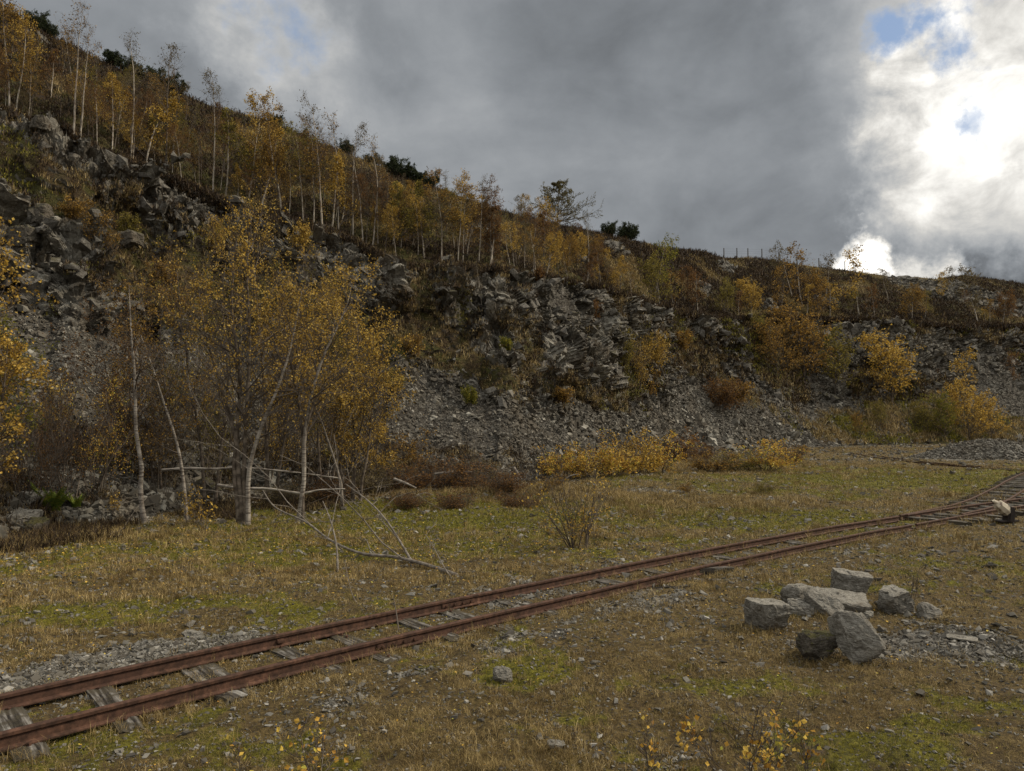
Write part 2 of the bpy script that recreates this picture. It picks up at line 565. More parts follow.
def floor_h(x, y):
    r = np.hypot(x, y)
    h = fbm2(x, y, .35, 3, 11) * .05 + fbm2(x, y, 1.7, 4, 12) * .035 + fbm2(x, y, 5., 4, 13, .65) * .045
    dt = dist_poly(x, y, main_c)
    h = h * (0.25 + .75 * smooth(.35, 1.1, dt)) - .012 * (1 - smooth(.3, .8, dt))
    # soft bank in front of the thicket
    h += .22 * ellipse(x, y, 430, 505, 2.6, 1.2, 10) + .20 * ellipse(x, y, 560, 500, 1.6, 1.0) + .10 * ellipse(x, y, 640, 480, 3, 1.5)
    h += .25 * ellipse(x, y, 730, 468, 4, 1.6) + .18 * ellipse(x, y, 500, 520, 1.5, .7)
    h += .07 * ellipse(x, y, 985, 632, .55, .3) * (1 + fbm2(x, y, 5, 3, 77))
    return h

def gravel_mask(x, y):
    dt = dist_poly(x, y, main_c)
    g = .75 * ellipse(x, y, 50, 672, 1.1, .35, 45) + .5 * ellipse(x, y, 200, 648, 1.0, .25, 45) + .6 * ellipse(x, y, 500, 603, 1.4, .4, 42)
    g += .9 * ellipse(x, y, 935, 640, .75, .42, 10) + .75 * ellipse(x, y, 1010, 655, .6, .4) + .8 * ellipse(x, y, 660, 492, 1.9, .5, 5) + .5 * ellipse(x, y, 540, 492, 1.6, .4)
    g += .45 * ellipse(x, y, 650, 600, .9, .6, 40) + .5 * ellipse(x, y, 380, 690, .7, .5) + .45 * ellipse(x, y, 560, 640, .8, .4) + .35 * ellipse(x, y, 840, 548, 1.4, .5, 30)
    g += .35 * ellipse(x, y, 900, 500, 2.0, .4, 30) + .3 * np.exp(-((dt - .75) / .3) ** 2)
    g += .5 * ellipse(x, y, 640, 760, .6, .25)
    g = g * .8 + fbm2(x, y, 1.1, 4, 31) * .55 + fbm2(x, y, 5, 4, 32, .7) * .55
    return np.clip(smooth(.27, .95, g), 0, 1)

def moss_mask(x, y):
    m = .85 * ellipse(x, y, 855, 480, 5, 4, 20) + .75 * ellipse(x, y, 450, 512, 3.0, 1.6) + .7 * ellipse(x, y, 250, 545, 3.0, .8)
    m += .5 * ellipse(x, y, 960, 475, 4, 4) + .55 * ellipse(x, y, 120, 608, 1.6, .4, 20) + .55 * ellipse(x, y, 750, 520, 3, 1.4) + .5 * ellipse(x, y, 350, 560, 2.2, .5)
    m += .35 * ellipse(x, y, 760, 680, .7, .3) + .4 * ellipse(x, y, 580, 510, 2, .8)
    m += .9 * ellipse(x, y, 330, 535, 4, 1.2) + .8 * ellipse(x, y, 600, 515, 4, 1.0) + .6 * ellipse(x, y, 870, 740, .8, .3) + .5 * ellipse(x, y, 720, 690, .5, .3) - .12
    m += fbm2(x, y, .8, 4, 41) * .8 + fbm2(x, y, 3.5, 4, 42, .65) * .7
    return np.clip(smooth(-.12, .5, m), 0, 1)

# ---- the polar sheet
AZ = np.concatenate([np.arange(-180, -42, 2.0), np.linspace(-42, 42, 1120), np.arange(44, 180.1, 2.0)])
NA = len(AZ)
R, Hc = controls(AZ)
nf, ns, nc, nb, nh, nfar = 400, 110, 250, 36, 170, 26
r0 = 2.2
floor_rows = 1 / (1 / r0 + (1 / R[0] - 1 / r0)[None, :] * np.linspace(0, 1, nf)[:, None])
inner = np.linspace(0.02, 1, 7)[:-1, None] * r0 + 0 * AZ[None, :]
def seg(a, b_, n, g=1.0):
    t = np.linspace(0, 1, n + 1)[1:, None] ** g
    return a[None, :] + (b_ - a)[None, :] * t
rows = [inner, floor_rows, seg(R[0], R[1], ns), seg(R[1], R[2], nc), seg(R[2], R[3], nb), seg(R[3], R[4], nh),
        seg(R[4], R[5], 10), seg(R[5], R[6], 8), seg(R[6], R[7], 8)]
RR = np.vstack(rows)
i_floor = inner.shape[0] + nf - 1
i_scr = i_floor + ns
i_lip = i_scr + nc
i_ben = i_lip + nb
i_sky = i_ben + nh
AA = np.broadcast_to(AZ[None, :], RR.shape)
X = np.sin(np.radians(AA)) * RR
Y = np.cos(np.radians(AA)) * RR
Z = H0(AA, RR)
core = (np.abs(AZ) < 43)
# floor relief, fading out where the rubble starts
rowi = np.arange(RR.shape[0])[:, None]
fl = slice(0, i_floor + 1)
fade = smooth(0, 2.5, R[0][None, :] - RR[fl]) * .8 + .2
Z[fl] += floor_h(X[fl], Y[fl]) * fade
P = np.stack([X, Y, Z], -1)
# normals of the smooth sheet
def grid_normals(P):
    du = np.gradient(P, axis=1)
    dv = np.gradient(P, axis=0)
    n = np.cross(du, dv)
    n /= np.linalg.norm(n, axis=-1)[..., None] + 1e-12
    n = np.where(n[..., 2:3] < 0, -n, n)
    return n
N = grid_normals(P)
# vegetation and scree masks on the slopes
PX, PY = project(P)
def patch(px, py, a, b_, ang=0.0):
    """an ellipse on the slope centred on the place seen at px,py (a, b in metres, at that place)"""
    q = hit(px, py)
    dist = np.linalg.norm(q - CAM)
    s = F / dist
    # local frame on the wall: along the wall and up
    al = np.array([math.cos(math.radians(ang)), math.sin(math.radians(ang))])
    rgt = np.array([q[1], -q[0], 0]); rgt /= np.linalg.norm(rgt)
    D = P[i_floor:] - q
    u = D[..., 0] * rgt[0] + D[..., 1] * rgt[1]
    v = D[..., 2]
    uu = (u * al[0] + v * al[1]) / a
    vv = (-u * al[1] + v * al[0]) / b_
    return np.exp(-(uu * uu + vv * vv))
sl = slice(i_floor, None)
Ps = P[sl]
ri = np.arange(i_floor, P.shape[0])[:, None] + 0 * AZ[None, :]
on_scree = (1 - smooth(i_scr - 12, i_scr + 14, ri + fbm(Ps, .8, 3, 55) * 40))
for a_ in [(770, 415, 5, 1.8, -40), (705, 402, 2.6, 1.0, -35), (430, 385, 1.6, .8, -25), (1000, 385, 4, 2.5, -30), (820, 370, 1.6, 2.4, -50), (560, 300, .8, .8, 0)]:
    on_scree = np.clip(on_scree + 1.1 * patch(*a_), 0, 1)
on_hill = smooth(i_lip - 14, i_lip + 1, ri + fbm(Ps, 1.2, 3, 56) * 10)
# bedding: squeeze space along a dipping axis so the blocks come out slabby
def bed(Pn, dip, sq):
    c, s = math.cos(dip), math.sin(dip)
    x = Pn[..., 0] * c - Pn[..., 2] * s
    z = Pn[..., 0] * s + Pn[..., 2] * c
    return np.stack([x, Pn[..., 1], z * sq], -1)
veg = .27 + fbm(Ps, .35, 4, 61) * .8 + fbm(bed(Ps, 1.0, 1.8), 1.1, 4, 62, .65) * 1.1
veg = veg - .55 * on_scree
for a in [(90, 225, 2.4, 1.0, -35), (110, 265, 2.2, 1.3, -45), (60, 190, 1.5, .8, -30), (30, 150, 2, .6, -30), (200, 290, 2.0, 1.6, 0), (470, 370, 2.6, .55, -30), (520, 400, 1.6, .5, -35),
          (640, 365, 1.6, 2.0, 10), (420, 300, .6, 1.2, 0), (530, 350, .9, .9, 0), (430, 340, 1.8, .8, -20), (560, 385, 1.2, .6, 0), (610, 400, 1.6, .8, 0), (730, 395, 2.6, 1.2, -35), (690, 350, 2.5, 1.6, -20),
          (780, 365, 4, 3, 0), (850, 420, 5, 1.6, -10), (930, 400, 4, 2.5, 0), (870, 370, 2, 2, 0), (240, 235, 2.2, .5, -15), (320, 240, 1.6, .35, -15), (400, 400, 1.4, .5, -20), (390, 350, 1.0, 1.0, 0)]:
    veg += .75 * patch(*a)
for a in [(885, 436, 6, 1.0, 0), (935, 430, 9, 1.8, 0), (1000, 425, 8, 2.2, 0)]:
    veg += .8 * patch(*a)
for a in [(60, 240, 1.0, 2.2, -50), (20, 230, 1.2, 1.4, 0), (180, 210, 1.2, 1.0, 0), (240, 180, .5, .5, 0), (360, 300, 1.3, 1.4, -30), (490, 300, 1.8, 1.0, -10), (500, 350, .7, 1.0, 60), (600, 320, 2.2, 1.0, -20),
          (470, 425, 4, 1.3, -5), (560, 440, 3, 1.2, -15), (560, 365, .8, 1.2, 20), (600, 380, .7, .8, 0), (760, 430, 5, 1.2, -30), (690, 430, 3, 1.3, -35), (850, 345, 4, 1.8, -10), (960, 365, 5, 2, 0),
          (1000, 400, 4, 2, 0), (610, 345, .8, 1.5, -30), (820, 400, 1.2, 2.0, -40), (200, 400, 3, 1.4, 0), (120, 400, 2, 1.6, 0), (320, 400, 2, 1, 0)]:
    veg -= .7 * patch(*a)
veg = np.clip(veg, 0, 1)
veg = np.maximum(veg, on_hill * 1.0)
# rocky outcrops on the hillside and the crest
outc = np.zeros_like(veg)
for a in [(35, 42, 1.1, .9, 0), (120, 60, .8, .4, 0), (480, 230, 1, .5, 0), (940, 292, 7, 2.2, -5), (900, 281, 2, .6, 0), (980, 300, 5, 1.6, -15), (820, 300, 2.0, 1.0, 0), (875, 355, 4, 3, -20),
          (612, 250, 1.2, .8, 0), (700, 290, 1.2, 1.0, 0), (725, 268, 1.5, 1.2, -50), (575, 262, 1, .6, 0), (1015, 312, 2, 1, 0), (770, 308, 1.4, .8, 0)]:
    outc += patch(*a)
outc = np.clip(outc + fbm(Ps, .45, 4, 71) * .5 - .15, 0, 1)
rocky = np.clip(1 - smooth(.4, .75, veg), 0, 1) * (1 - on_hill) + smooth(.35, .7, outc) * on_hill
# displacement
cm = np.where(core)[0]
c0, c1 = cm[0], cm[-1] + 1
Q = Ps[:, c0:c1]
sub = slice(0, i_sky - i_floor + 12)
Qs = Q[sub]
warp = np.stack([fbm(Qs, .7, 3, 81), fbm(Qs, .7, 3, 82), fbm(Qs, .7, 3, 83)], -1) * .5
B1 = bed(Qs + warp, 1.0, 1.25)
distf = np.clip(np.linalg.norm(Qs - CAM, axis=-1) / 28, .8, 2.2)
rk_ = rocky[sub, c0:c1]
ccl = ((1 - on_scree) * (1 - on_hill))[sub, c0:c1]
oh = on_hill[sub, c0:c1]
osc = on_scree[sub, c0:c1]
d = facets(B1, 3.0, 100, .5, .45) * .42 * ccl * (.35 + .65 * rk_)
d += facets(B1, 1.15, 200, .75, .6) * .7 * (ccl * (.2 + .8 * rk_) + .5 * oh * rk_)
d += facets(B1, .5, 300, .95, .7) * .85 * (ccl * (.2 + .8 * rk_) + .15 * osc * rk_ + .7 * oh * rk_)
d += facets(B1, .19, 400, .9, .7) * .8 * (rk_ * .9 + .1) * (1 - .8 * osc)
d += fbm(Qs, 1.1, 4, 90) * .22 * ccl
d += (fbm(Qs, .5, 3, 91) * .35 + np.abs(fbm(Qs, 2.6, 4, 92)) * .32) * oh
d += fbm(Qs, 1.2, 3, 93) * .12 * osc
ftop = smooth(0, 14, ri[sub, c0:c1] - i_floor)
fsky = 1 - .75 * smooth(i_sky - 22, i_sky - 4, ri[sub, c0:c1])
d *= ftop * fsky
NQ = N[sl][sub, c0:c1]
P[sl][sub, c0:c1] += NQ * d[..., None]
N = grid_normals(P)
dist_all = np.linalg.norm(P - CAM, axis=-1)

def grid_faces(nr, ncol, wrap=True):
    j = np.arange(ncol if not wrap else ncol - 1)
    i = np.arange(nr - 1)
    I, J = np.meshgrid(i, j, indexing='ij')
    a = I * ncol + J
    return np.stack([a, a + ncol, a + ncol + 1, a + 1], -1).reshape(-1, 4)[:, ::-1]

def sheet(name, ia, ib, attrs, m):
    V = P[ia:ib + 1]
    me = make_mesh(name, V.reshape(-1, 3), [(grid_faces(ib - ia + 1, NA), 0)], attrs, smooth_shade=(name == 'ground'))
    return link(name, me, m)

# materials of the sheets
m, nt, b = mat('quarry_floor', .95); k = NT(nt)
p = k.pos()
gm, mm = k.attr('gravel'), k.attr('moss')
n_f = k.noise(p, 28, 9, .72); n_m = k.noise(p, 4.5, 7, .68); n_b = k.noise(p, .9, 5, .6); n_ff = k.noise(p, 120, 5, .7)
straw = k.cramp(n_f, [(.34, (.014, .010, .005)), (.46, (.06, .042, .015)), (.6, (.14, .10, .036)), (.76, (.28, .21, .09))])
straw = k.mix(k.ramp(n_m, .4, .7, 0, .6), straw, (.075, .05, .022))
mossc = k.cramp(n_f, [(.32, (.020, .019, .004)), (.46, (.07, .066, .008)), (.6, (.165, .15, .014)), (.76, (.28, .25, .035))])
cell = k.vor(p, 46, 'F1', 'Color'); cd = k.vor(p, 46, 'F1', 'Distance')
sx = k.n('ShaderNodeSeparateColor'); k.L.new(cell, sx.inputs[0])
grav = k.cramp(sx.outputs[0], [(0, (.05, .047, .042)), (.5, (.13, .125, .115)), (.9, (.24, .235, .22)), (1, (.34, .33, .31))])
grav = k.mix(k.ramp(cd, .25, .6, 0, .8), grav, (.05, .04, .03))
grav = k.mix(k.ramp(n_m, .5, .7, 0, .6), grav, (.085, .065, .035))
mf = k.ramp(k.math('ADD', mm, k.math('MULTIPLY', k.math('SUBTRACT', n_m, .5), 1.3)), .25, .75)
gf = k.ramp(k.math('ADD', gm, k.math('MULTIPLY', k.math('SUBTRACT', k.noise(p, 9, 6, .7), .5), 1.5)), .35, .6)
c = k.mix(mf, straw, mossc)
c = k.mix(gf, c, grav)
c = k.mix(k.ramp(n_b, .5, .72, 0, .35), c, (.04, .028, .014))
k.L.new(c, b.inputs['Base Color'])
hh = k.math('ADD', k.math('MULTIPLY', n_f, 1.0), k.math('ADD', k.math('MULTIPLY', n_ff, .5), k.math('MULTIPLY', k.math('MULTIPLY', cd, gf), -1.0)))
k.bump(hh, 1.0, .03, b)
M_FLOOR = m

def slope_mat(name, hill):
    m, nt, b = mat(name, .95); k = NT(nt)
    p = k.pos()
    sq = k.mapping(p, (1, 1, 1.8), (0, .6, 0))
    c, n2 = rock_colour(k, sq, .8, dark=(.045, .037, .026), mid=(.25, .23, .19), pale=(.55, .53, .47))
    for vs_, am in ((2.1, .55), (6.0, .5)):
        vx_ = k.n('ShaderNodeSeparateColor'); k.L.new(k.vor(k.mapping(p, (1.3, 1, .8), (0, .9, 0)), vs_, 'F1', 'Color'), vx_.inputs[0])
        c = k.mix(k.ramp(vx_.outputs[0], .45, .9, 0, am), c, (.42, .40, .345))
        c = k.mix(k.ramp(vx_.outputs[1], .5, .95, 0, am), c, (.045, .038, .028))
    # brown weathering stains
    c = k.mix(k.ramp(k.noise(p, 1.1, 7, .7), .46, .62, 0, .75), c, (.062, .045, .026))
    g = k.n('ShaderNodeNewGeometry')
    sx = k.n('ShaderNodeSeparateXYZ'); k.L.new(g.outputs['Normal'], sx.inputs[0])
    v = k.attr('veg'); rk = k.attr('rocky'); sc = k.attr('scree')
    nn = k.noise(p, 1.3, 6, .65); nf = k.noise(p, 16, 8, .75); nm = k.noise(p, 5, 7, .7)
    vegc = k.cramp(nf, [(.3, (.018, .014, .008)), (.45, (.055, .043, .016)), (.6, (.10, .078, .028)), (.78, (.17, .125, .05))])
    olive = k.cramp(nf, [(.3, (.016, .016, .006)), (.5, (.05, .048, .011)), (.75, (.105, .095, .02))])
    brown = k.cramp(nf, [(.3, (.012, .009, .006)), (.5, (.045, .027, .014)), (.75, (.10, .06, .028))])
    vc = k.mix(k.ramp(nn, .38, .56), vegc, olive)
    vc = k.mix(k.ramp(k.noise(p, .6, 5, .6), .45, .6, 0, .85 if not hill else .95), vc, brown)
    # scree: broken stone
    cell = k.vor(p, 9, 'F1', 'Color'); cd = k.vor(p, 9, 'F1', 'Distance')
    sxx = k.n('ShaderNodeSeparateColor'); k.L.new(cell, sxx.inputs[0])
    scr = k.cramp(sxx.outputs[0], [(0, (.04, .036, .029)), (.6, (.11, .102, .085)), (1, (.22, .21, .185))])
    scr = k.mix(k.ramp(cd, .2, .6, 0, .8), scr, (.03, .026, .022))
    c = k.mix(k.math('MULTIPLY', sc, .85), c, scr)
    # plants where the ground lies back, bare rock where it is steep
    f = k.math('ADD', k.math('ADD', k.math('MULTIPLY', sx.outputs[2], .75), k.math('MULTIPLY', v, .9)), k.math('MULTIPLY', k.math('SUBTRACT', nm, .5), 1.1))
    f = k.math('SUBTRACT', f, k.math('MULTIPLY', rk, .5 if not hill else .75))
    c = k.mix(k.ramp(f, .66, .84), c, vc)
    k.L.new(c, b.inputs['Base Color'])
    h1 = k.noise(sq, 11, 10, .75)
    k.bump(k.math('ADD', h1, k.math('MULTIPLY', nf, .5)), 1.0, .12, b)
    return m
M_CLIFF = slope_mat('quarry_rock_face', False)
M_HILL = slope_mat('heathery_hillside', True)

gx, gy = P[:i_floor + 1, :, 0], P[:i_floor + 1, :, 1]
GRAV = gravel_mask(gx, gy)
MOSSM = moss_mask(gx, gy)
ground = kind(sheet('ground', 0, i_floor, {'gravel': GRAV, 'moss': MOSSM}, M_FLOOR), 'structure')
def att(ia, ib):
    s = slice(ia - i_floor, ib + 1 - i_floor)
    return {'veg': veg[s], 'rocky': rocky[s], 'scree': on_scree[s]}
cliff = kind(sheet('quarry_cliff', i_floor, i_ben, att(i_floor, i_ben), M_CLIFF), 'structure')
hill = kind(sheet('hillside', i_ben, P.shape[0] - 1, att(i_ben, P.shape[0] - 1), M_HILL), 'structure')

def terrain_z(x, y):
    """height of the built sheet, bilinear from the grid"""
    az = math.degrees(math.atan2(x, y)); r = math.hypot(x, y)
    fj = np.interp(az, AZ, np.arange(NA)); j = int(min(fj, NA - 2)); t = fj - j
    out = 0
    for jj, w in ((j, 1 - t), (j + 1, t)):
        rr = np.hypot(P[:, jj, 0], P[:, jj, 1])
        out += w * np.interp(r, rr, P[:, jj, 2])
    return float(out)
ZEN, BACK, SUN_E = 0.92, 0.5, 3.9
# ------------------------------------------------------------------ sky and light
world = bpy.data.worlds.new('World')
scene.world = world
world.use_nodes = True
nt = world.node_tree
k = NT(nt)
bg = nt.nodes['Background']
SUN_AZ, SUN_EL = 78.0, 38.0       # degrees right of the view, above the horizon
sky = k.n('ShaderNodeTexSky', sky_type='NISHITA')
sky.sun_disc = False
sky.sun_elevation = math.radians(SUN_EL)
sky.sun_rotation = math.radians(SUN_AZ)
tc = k.n('ShaderNodeTexCoord')
Dv = tc.outputs['Generated']
nz = k.n('ShaderNodeTexNoise'); k.L.new(Dv, nz.inputs['Vector'])
nz.inputs['Scale'].default_value = 5.0; nz.inputs['Detail'].default_value = 9; nz.inputs['Roughness'].default_value = .62
off = k.n('ShaderNodeVectorMath', operation='SUBTRACT'); k.L.new(nz.outputs['Color'], off.inputs[0]); off.inputs[1].default_value = (.5, .5, .5)
sc_ = k.n('ShaderNodeVectorMath', operation='SCALE'); k.L.new(off.outputs[0], sc_.inputs[0]); sc_.inputs['Scale'].default_value = .30
Dw = k.n('ShaderNodeVectorMath', operation='ADD'); k.L.new(Dv, Dw.inputs[0]); k.L.new(sc_.outputs[0], Dw.inputs[1])
Dw = Dw.outputs[0]
def lobe(px, py, sig, amp, vec=None, sharp=1.0):
    d = ray(px, py); d = d / np.linalg.norm(d)
    x = k.n('ShaderNodeVectorMath', operation='DISTANCE')
    k.L.new(Dw if vec is None else vec, x.inputs[0]); x.inputs[1].default_value = tuple(d)
    return k.ramp(x.outputs['Value'], sig * (1.9 if sharp == 1 else 1.0 + sharp), sig * (.0 if sharp == 1 else 1.0 - sharp), 0, amp)
def total(vals):
    t = vals[0]
    for v in vals[1:]:
        t = k.math('ADD', t, v)
    return t
n_l = k.noise(k.mapping(Dv, (1, 1, 2.0)), 2.6, 8, .52, .6)
n_s = k.noise(k.mapping(Dv, (1, 1, 1.6)), 9, 8, .58, .3)
B = total([k.math('ADD', .262, k.math('ADD', k.math('MULTIPLY', k.math('SUBTRACT', n_l, .5), .36), k.math('MULTIPLY', k.math('SUBTRACT', n_s, .5), .14))),
           lobe(995, 140, .122, .40, sharp=.35), lobe(1040, 40, .15, .45), lobe(930, 130, .055, .35), lobe(868, 246, .036, 1.2, sharp=.4), lobe(918, 268, .028, .6, sharp=.6),
           lobe(1000, 235, .075, -.22), lobe(265, 50, .05, .22), lobe(310, 75, .06, .12), lobe(500, 180, .2, .07), lobe(700, 40, .32, -.07), lobe(800, 170, .16, .075), lobe(400, 110, .12, .05)])
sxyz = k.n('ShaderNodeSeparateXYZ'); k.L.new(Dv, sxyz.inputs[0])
B = k.math('ADD', B, k.ramp(sxyz.outputs[2], .56, .92, 0, ZEN))  # extra sky glow overhead, out of view, added to brighten the ground
B = k.math('ADD', B, k.math('MULTIPLY', k.ramp(sxyz.outputs[1], .35, -.4, 0, BACK), k.ramp(sxyz.outputs[2], .02, .2)))  # extra sky glow behind the camera, unseen, added for the same lighting
B = k.math('MULTIPLY', B, k.math('ADD', 1.0, k.math('MULTIPLY', k.math('SUBTRACT', k.noise(k.mapping(Dv, (1, 1, 1.5)), 13, 8, .62, .5), .5), k.ramp(B, .3, .8, .25, 1.7))))
B = k.math('MAXIMUM', B, .09)
tint = k.mix(k.ramp(B, .2, .75), (.905, .97, 1.045), (1.0, .975, .92))
cl = k.n('ShaderNodeVectorMath', operation='SCALE'); k.L.new(tint, cl.inputs[0]); k.L.new(k.math('MULTIPLY', B, 10.0), cl.inputs['Scale'])
blue = total([lobe(930, 30, .034, 1, sharp=.5), lobe(972, 98, .02, .7, sharp=.9), lobe(948, 118, .014, .6, sharp=.9), lobe(284, 52, .022, .7, sharp=.9)])
blue = k.math('MULTIPLY', blue, 1.0, True)
fin = k.mix(blue, cl.outputs[0], k.mix(.5, sky.outputs[0], (3.6, 4.9, 7.2)))
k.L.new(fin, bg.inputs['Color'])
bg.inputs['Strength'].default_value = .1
sun_d = bpy.data.lights.new('sun', 'SUN')
sun_d.energy = SUN_E
sun_d.angle = math.radians(8)
sun_d.color = (1.0, .87, .68)
sun = bpy.data.objects.new('sun', sun_d)
COL.objects.link(sun)
ds = Vector((math.sin(math.radians(SUN_AZ)) * math.cos(math.radians(SUN_EL)), math.cos(math.radians(SUN_AZ)) * math.cos(math.radians(SUN_EL)), math.sin(math.radians(SUN_EL))))
sun.rotation_euler = ds.to_track_quat('Z', 'Y').to_euler()
vs = scene.view_settings
vs.view_transform = 'Standard'; vs.look = 'None'; vs.gamma = 1.0; vs.exposure = 0.0; vs.use_curve_mapping = False
scene.cycles.max_bounces = 5
scene.cycles.diffuse_bounces = 3
scene.cycles.transparent_max_bounces = 4
# ------------------------------------------------------------------ branching plants
def unit(v):
    return v / (np.linalg.norm(v, axis=-1, keepdims=True) + 1e-12)

def walk(start, dirs, length, n, up, wan, g):
    """polylines from start (M,3) heading dirs, total length (M,), n points"""
    M = len(start)
    out = np.zeros((M, n, 3)); out[:, 0] = start
    d = unit(dirs)
    st = (length / (n - 1))[:, None]
    for i in range(1, n):
        d = unit(d + g.normal(0, wan, (M, 3)) + np.array([0, 0, up]))
        out[:, i] = out[:, i - 1] + d * st
    return out

def sample(Pl, t):
    """points and tangents at parameter t (M,) along polylines (M,n,3)"""
    n = Pl.shape[1]
    f = np.clip(t, 0, .9999) * (n - 1)
    i = f.astype(int); w = (f - i)[:, None]
    m = np.arange(len(Pl))
    a, b_ = Pl[m, i], Pl[m, i + 1]
    return a * (1 - w) + b_ * w, unit(b_ - a)

def grow(Pl, Rd, K, t0, t1, Lf, ang, n, up, wan, rr, g, rtip=.25):
    M = len(Pl)
    idx = np.repeat(np.arange(M), K)
    t = np.tile((np.arange(K) + .5) / K, M) + g.uniform(-.5, .5, M * K) / K
    t = t0 + (t1 - t0) * t
    pos, tan = sample(Pl[idx], t)
    nr = Rd.shape[1]
    f = np.clip(t, 0, .9999) * (nr - 1); i = f.astype(int)
    rp = Rd[idx, i] * (1 - (f - i)) + Rd[idx, i + 1] * (f - i)
    rv = unit(np.cross(tan, g.normal(0, 1, (len(tan), 3))))
    a = np.radians(ang + g.normal(0, 9, len(tan)))[:, None]
    d = np.cos(a) * tan + np.sin(a) * rv
    plen = np.linalg.norm(np.diff(Pl, axis=1), axis=2).sum(1)[idx]
    L = Lf(t, plen) * g.uniform(.6, 1.2, len(t))
    out = walk(pos, d, L, n, up, wan, g)
    r0_ = np.minimum(rp * rr, rp * .8) * g.uniform(.8, 1.1, len(rp))
    rad = r0_[:, None] * np.linspace(1, rtip, n)[None, :]
    return out, rad

def tubes(Pl, Rd, sides):
    """one tube per polyline -> verts, quads"""
    M, n, _ = Pl.shape
    tan = unit(np.gradient(Pl, axis=1))
    mean = unit(Pl[:, -1] - Pl[:, 0])
    ref = np.where(np.abs(mean[:, 2:3]) > .9, np.array([[1., 0, 0]]), np.array([[0, 0, 1.]]))[:, None, :]
    a = unit(np.cross(tan, ref)); b_ = np.cross(tan, a)
    th = np.arange(sides) / sides * 2 * np.pi
    V = Pl[:, :, None, :] + Rd[:, :, None, None] * (a[:, :, None, :] * np.cos(th)[None, None, :, None] + b_[:, :, None, :] * np.sin(th)[None, None, :, None])
    base = (np.arange(M) * n * sides)[:, None, None]
    i = np.arange(n - 1)[None, :, None]; j = np.arange(sides)[None, None, :]
    q = np.stack([base + i * sides + j, base + i * sides + (j + 1) % sides, base + (i + 1) * sides + (j + 1) % sides, base + (i + 1) * sides + j], -1)
    return V.reshape(-1, 3), q.reshape(-1, 4)

def join(parts):
    """[(V, faces)] -> V, faces"""
    Vs, Fs, o = [], [], 0
    for V, f in parts:
        Vs.append(V); Fs.append(f + o); o += len(V)
    return np.vstack(Vs), np.vstack(Fs)

def leaves_on(Pl, K, size, g, t0=.15, t1=1.02, droop=.35, spread=.02, keep=1.0):
    M = len(Pl)
    idx = np.repeat(np.arange(M), K)
    t = g.uniform(t0, t1, len(idx))
    pos, tan = sample(Pl[idx], np.clip(t, 0, 1))
    if keep < 1:
        # bare gaps: leaves survive in patches
        kp = vnoise(pos * 1.5 + 31.7, 5) * .6 + vnoise(pos * 6 + 3.7, 6) * .7 + g.normal(0, .05, len(pos))
        m_ = kp > np.quantile(kp, 1 - keep)
        pos, tan = pos[m_], tan[m_]
    pos = pos + g.normal(0, spread, pos.shape)
    d = unit(g.normal(0, 1, pos.shape) + tan * .3 - np.array([0, 0, droop]))
    w = unit(np.cross(d, g.normal(0, 1, pos.shape)))
    nrm = np.cross(d, w)
    s = size * g.uniform(.55, 1.2, len(pos))[:, None]
    c = pos + d * s * .25
    V = np.stack([c, c + d * s * .45 + w * s * .42 + nrm * s * .12, c + d * s, c + d * s * .45 - w * s * .42 + nrm * s * .12], 1)
    f = np.arange(len(pos) * 4).reshape(-1, 4)
    return V.reshape(-1, 3), f

def birch_mesh(seed, Hh=4.0, r0_=.032, lean=.03, first=.30, n1=16, n2=7, n3=3, nl=4, leaf=.045, crown=.26, up1=.06, ang1=48,
               keep=.8, wander=.035, stems=None, wide=0.0, shape='column', trunk_sides=7):
    g = np.random.default_rng(seed)
    if stems is None:
        n = 14
        dirs = np.array([[g.normal(0, lean), g.normal(0, lean), 1.0]])
        T = walk(np.zeros((1, 3)) - [[0, 0, .25]], dirs, np.array([Hh + .25]), n, .05, wander, g)
        T[0, :, :2] -= T[0, 1, :2]
    else:
        T = stems
        n = T.shape[1]
    taper = np.linspace(1, 0, n) ** .85
    RT = (r0_ * np.atleast_1d(1.0))[:, None] * np.ones((len(T), 1)) * (.10 + .9 * taper)[None, :]
    RT[:, 0] *= 1.25
    if shape == 'column':
        Lf = lambda t, p: p * crown * (1.05 - .8 * np.abs((t - .55) / .5) ** 1.6 * .8)
    elif shape == 'cone':
        Lf = lambda t, p: p * crown * (1.12 - t)
    else:
        Lf = lambda t, p: p * crown * (1.0 - .45 * t)
    B1, R1 = grow(T, RT, n1, first, .985, lambda t, p: np.maximum(Lf(t, p), .06 * p), ang1, 6, up1, .10, .55, g)
    B2, R2 = grow(B1, R1, n2, .2, .98, lambda t, p: p * (.55 - .25 * t) + .05, 42, 4, .02 - wide, .14, .6, g)
    parts_w = [tubes(B1, np.maximum(R1, .0022), 4), tubes(B2, np.maximum(R2, .0016), 3)]
    ends = B2
    if n3:
        B3, R3 = grow(B2, R2, n3, .2, 1.0, lambda t, p: p * .5 + .04, 40, 3, -.03, .18, .6, g)
        parts_w.append(tubes(B3, np.maximum(R3, .0013), 3))
        ends = B3
    tw = join(parts_w)
    TV, TF = tubes(T, RT, trunk_sides)
    lv = [leaves_on(ends, nl, leaf, g, keep=keep)]
    if n3:
        lv.append(leaves_on(B2, max(1, nl // 2), leaf, g, keep=keep))
    LV, LF_ = join(lv)
    return (TV, TF), tw, (LV, LF_)

def plant_meshes(name, data):
    (TV, TF), (WV, WF), (LV, LF_) = data
    tm = make_mesh(name + '_trunk', TV, [(TF, 0)], smooth_shade=True)
    V = np.vstack([WV, LV])
    cm_ = make_mesh(name + '_crown', V, [(WF, 0), (LF_ + len(WV), 1)])
    return tm, cm_

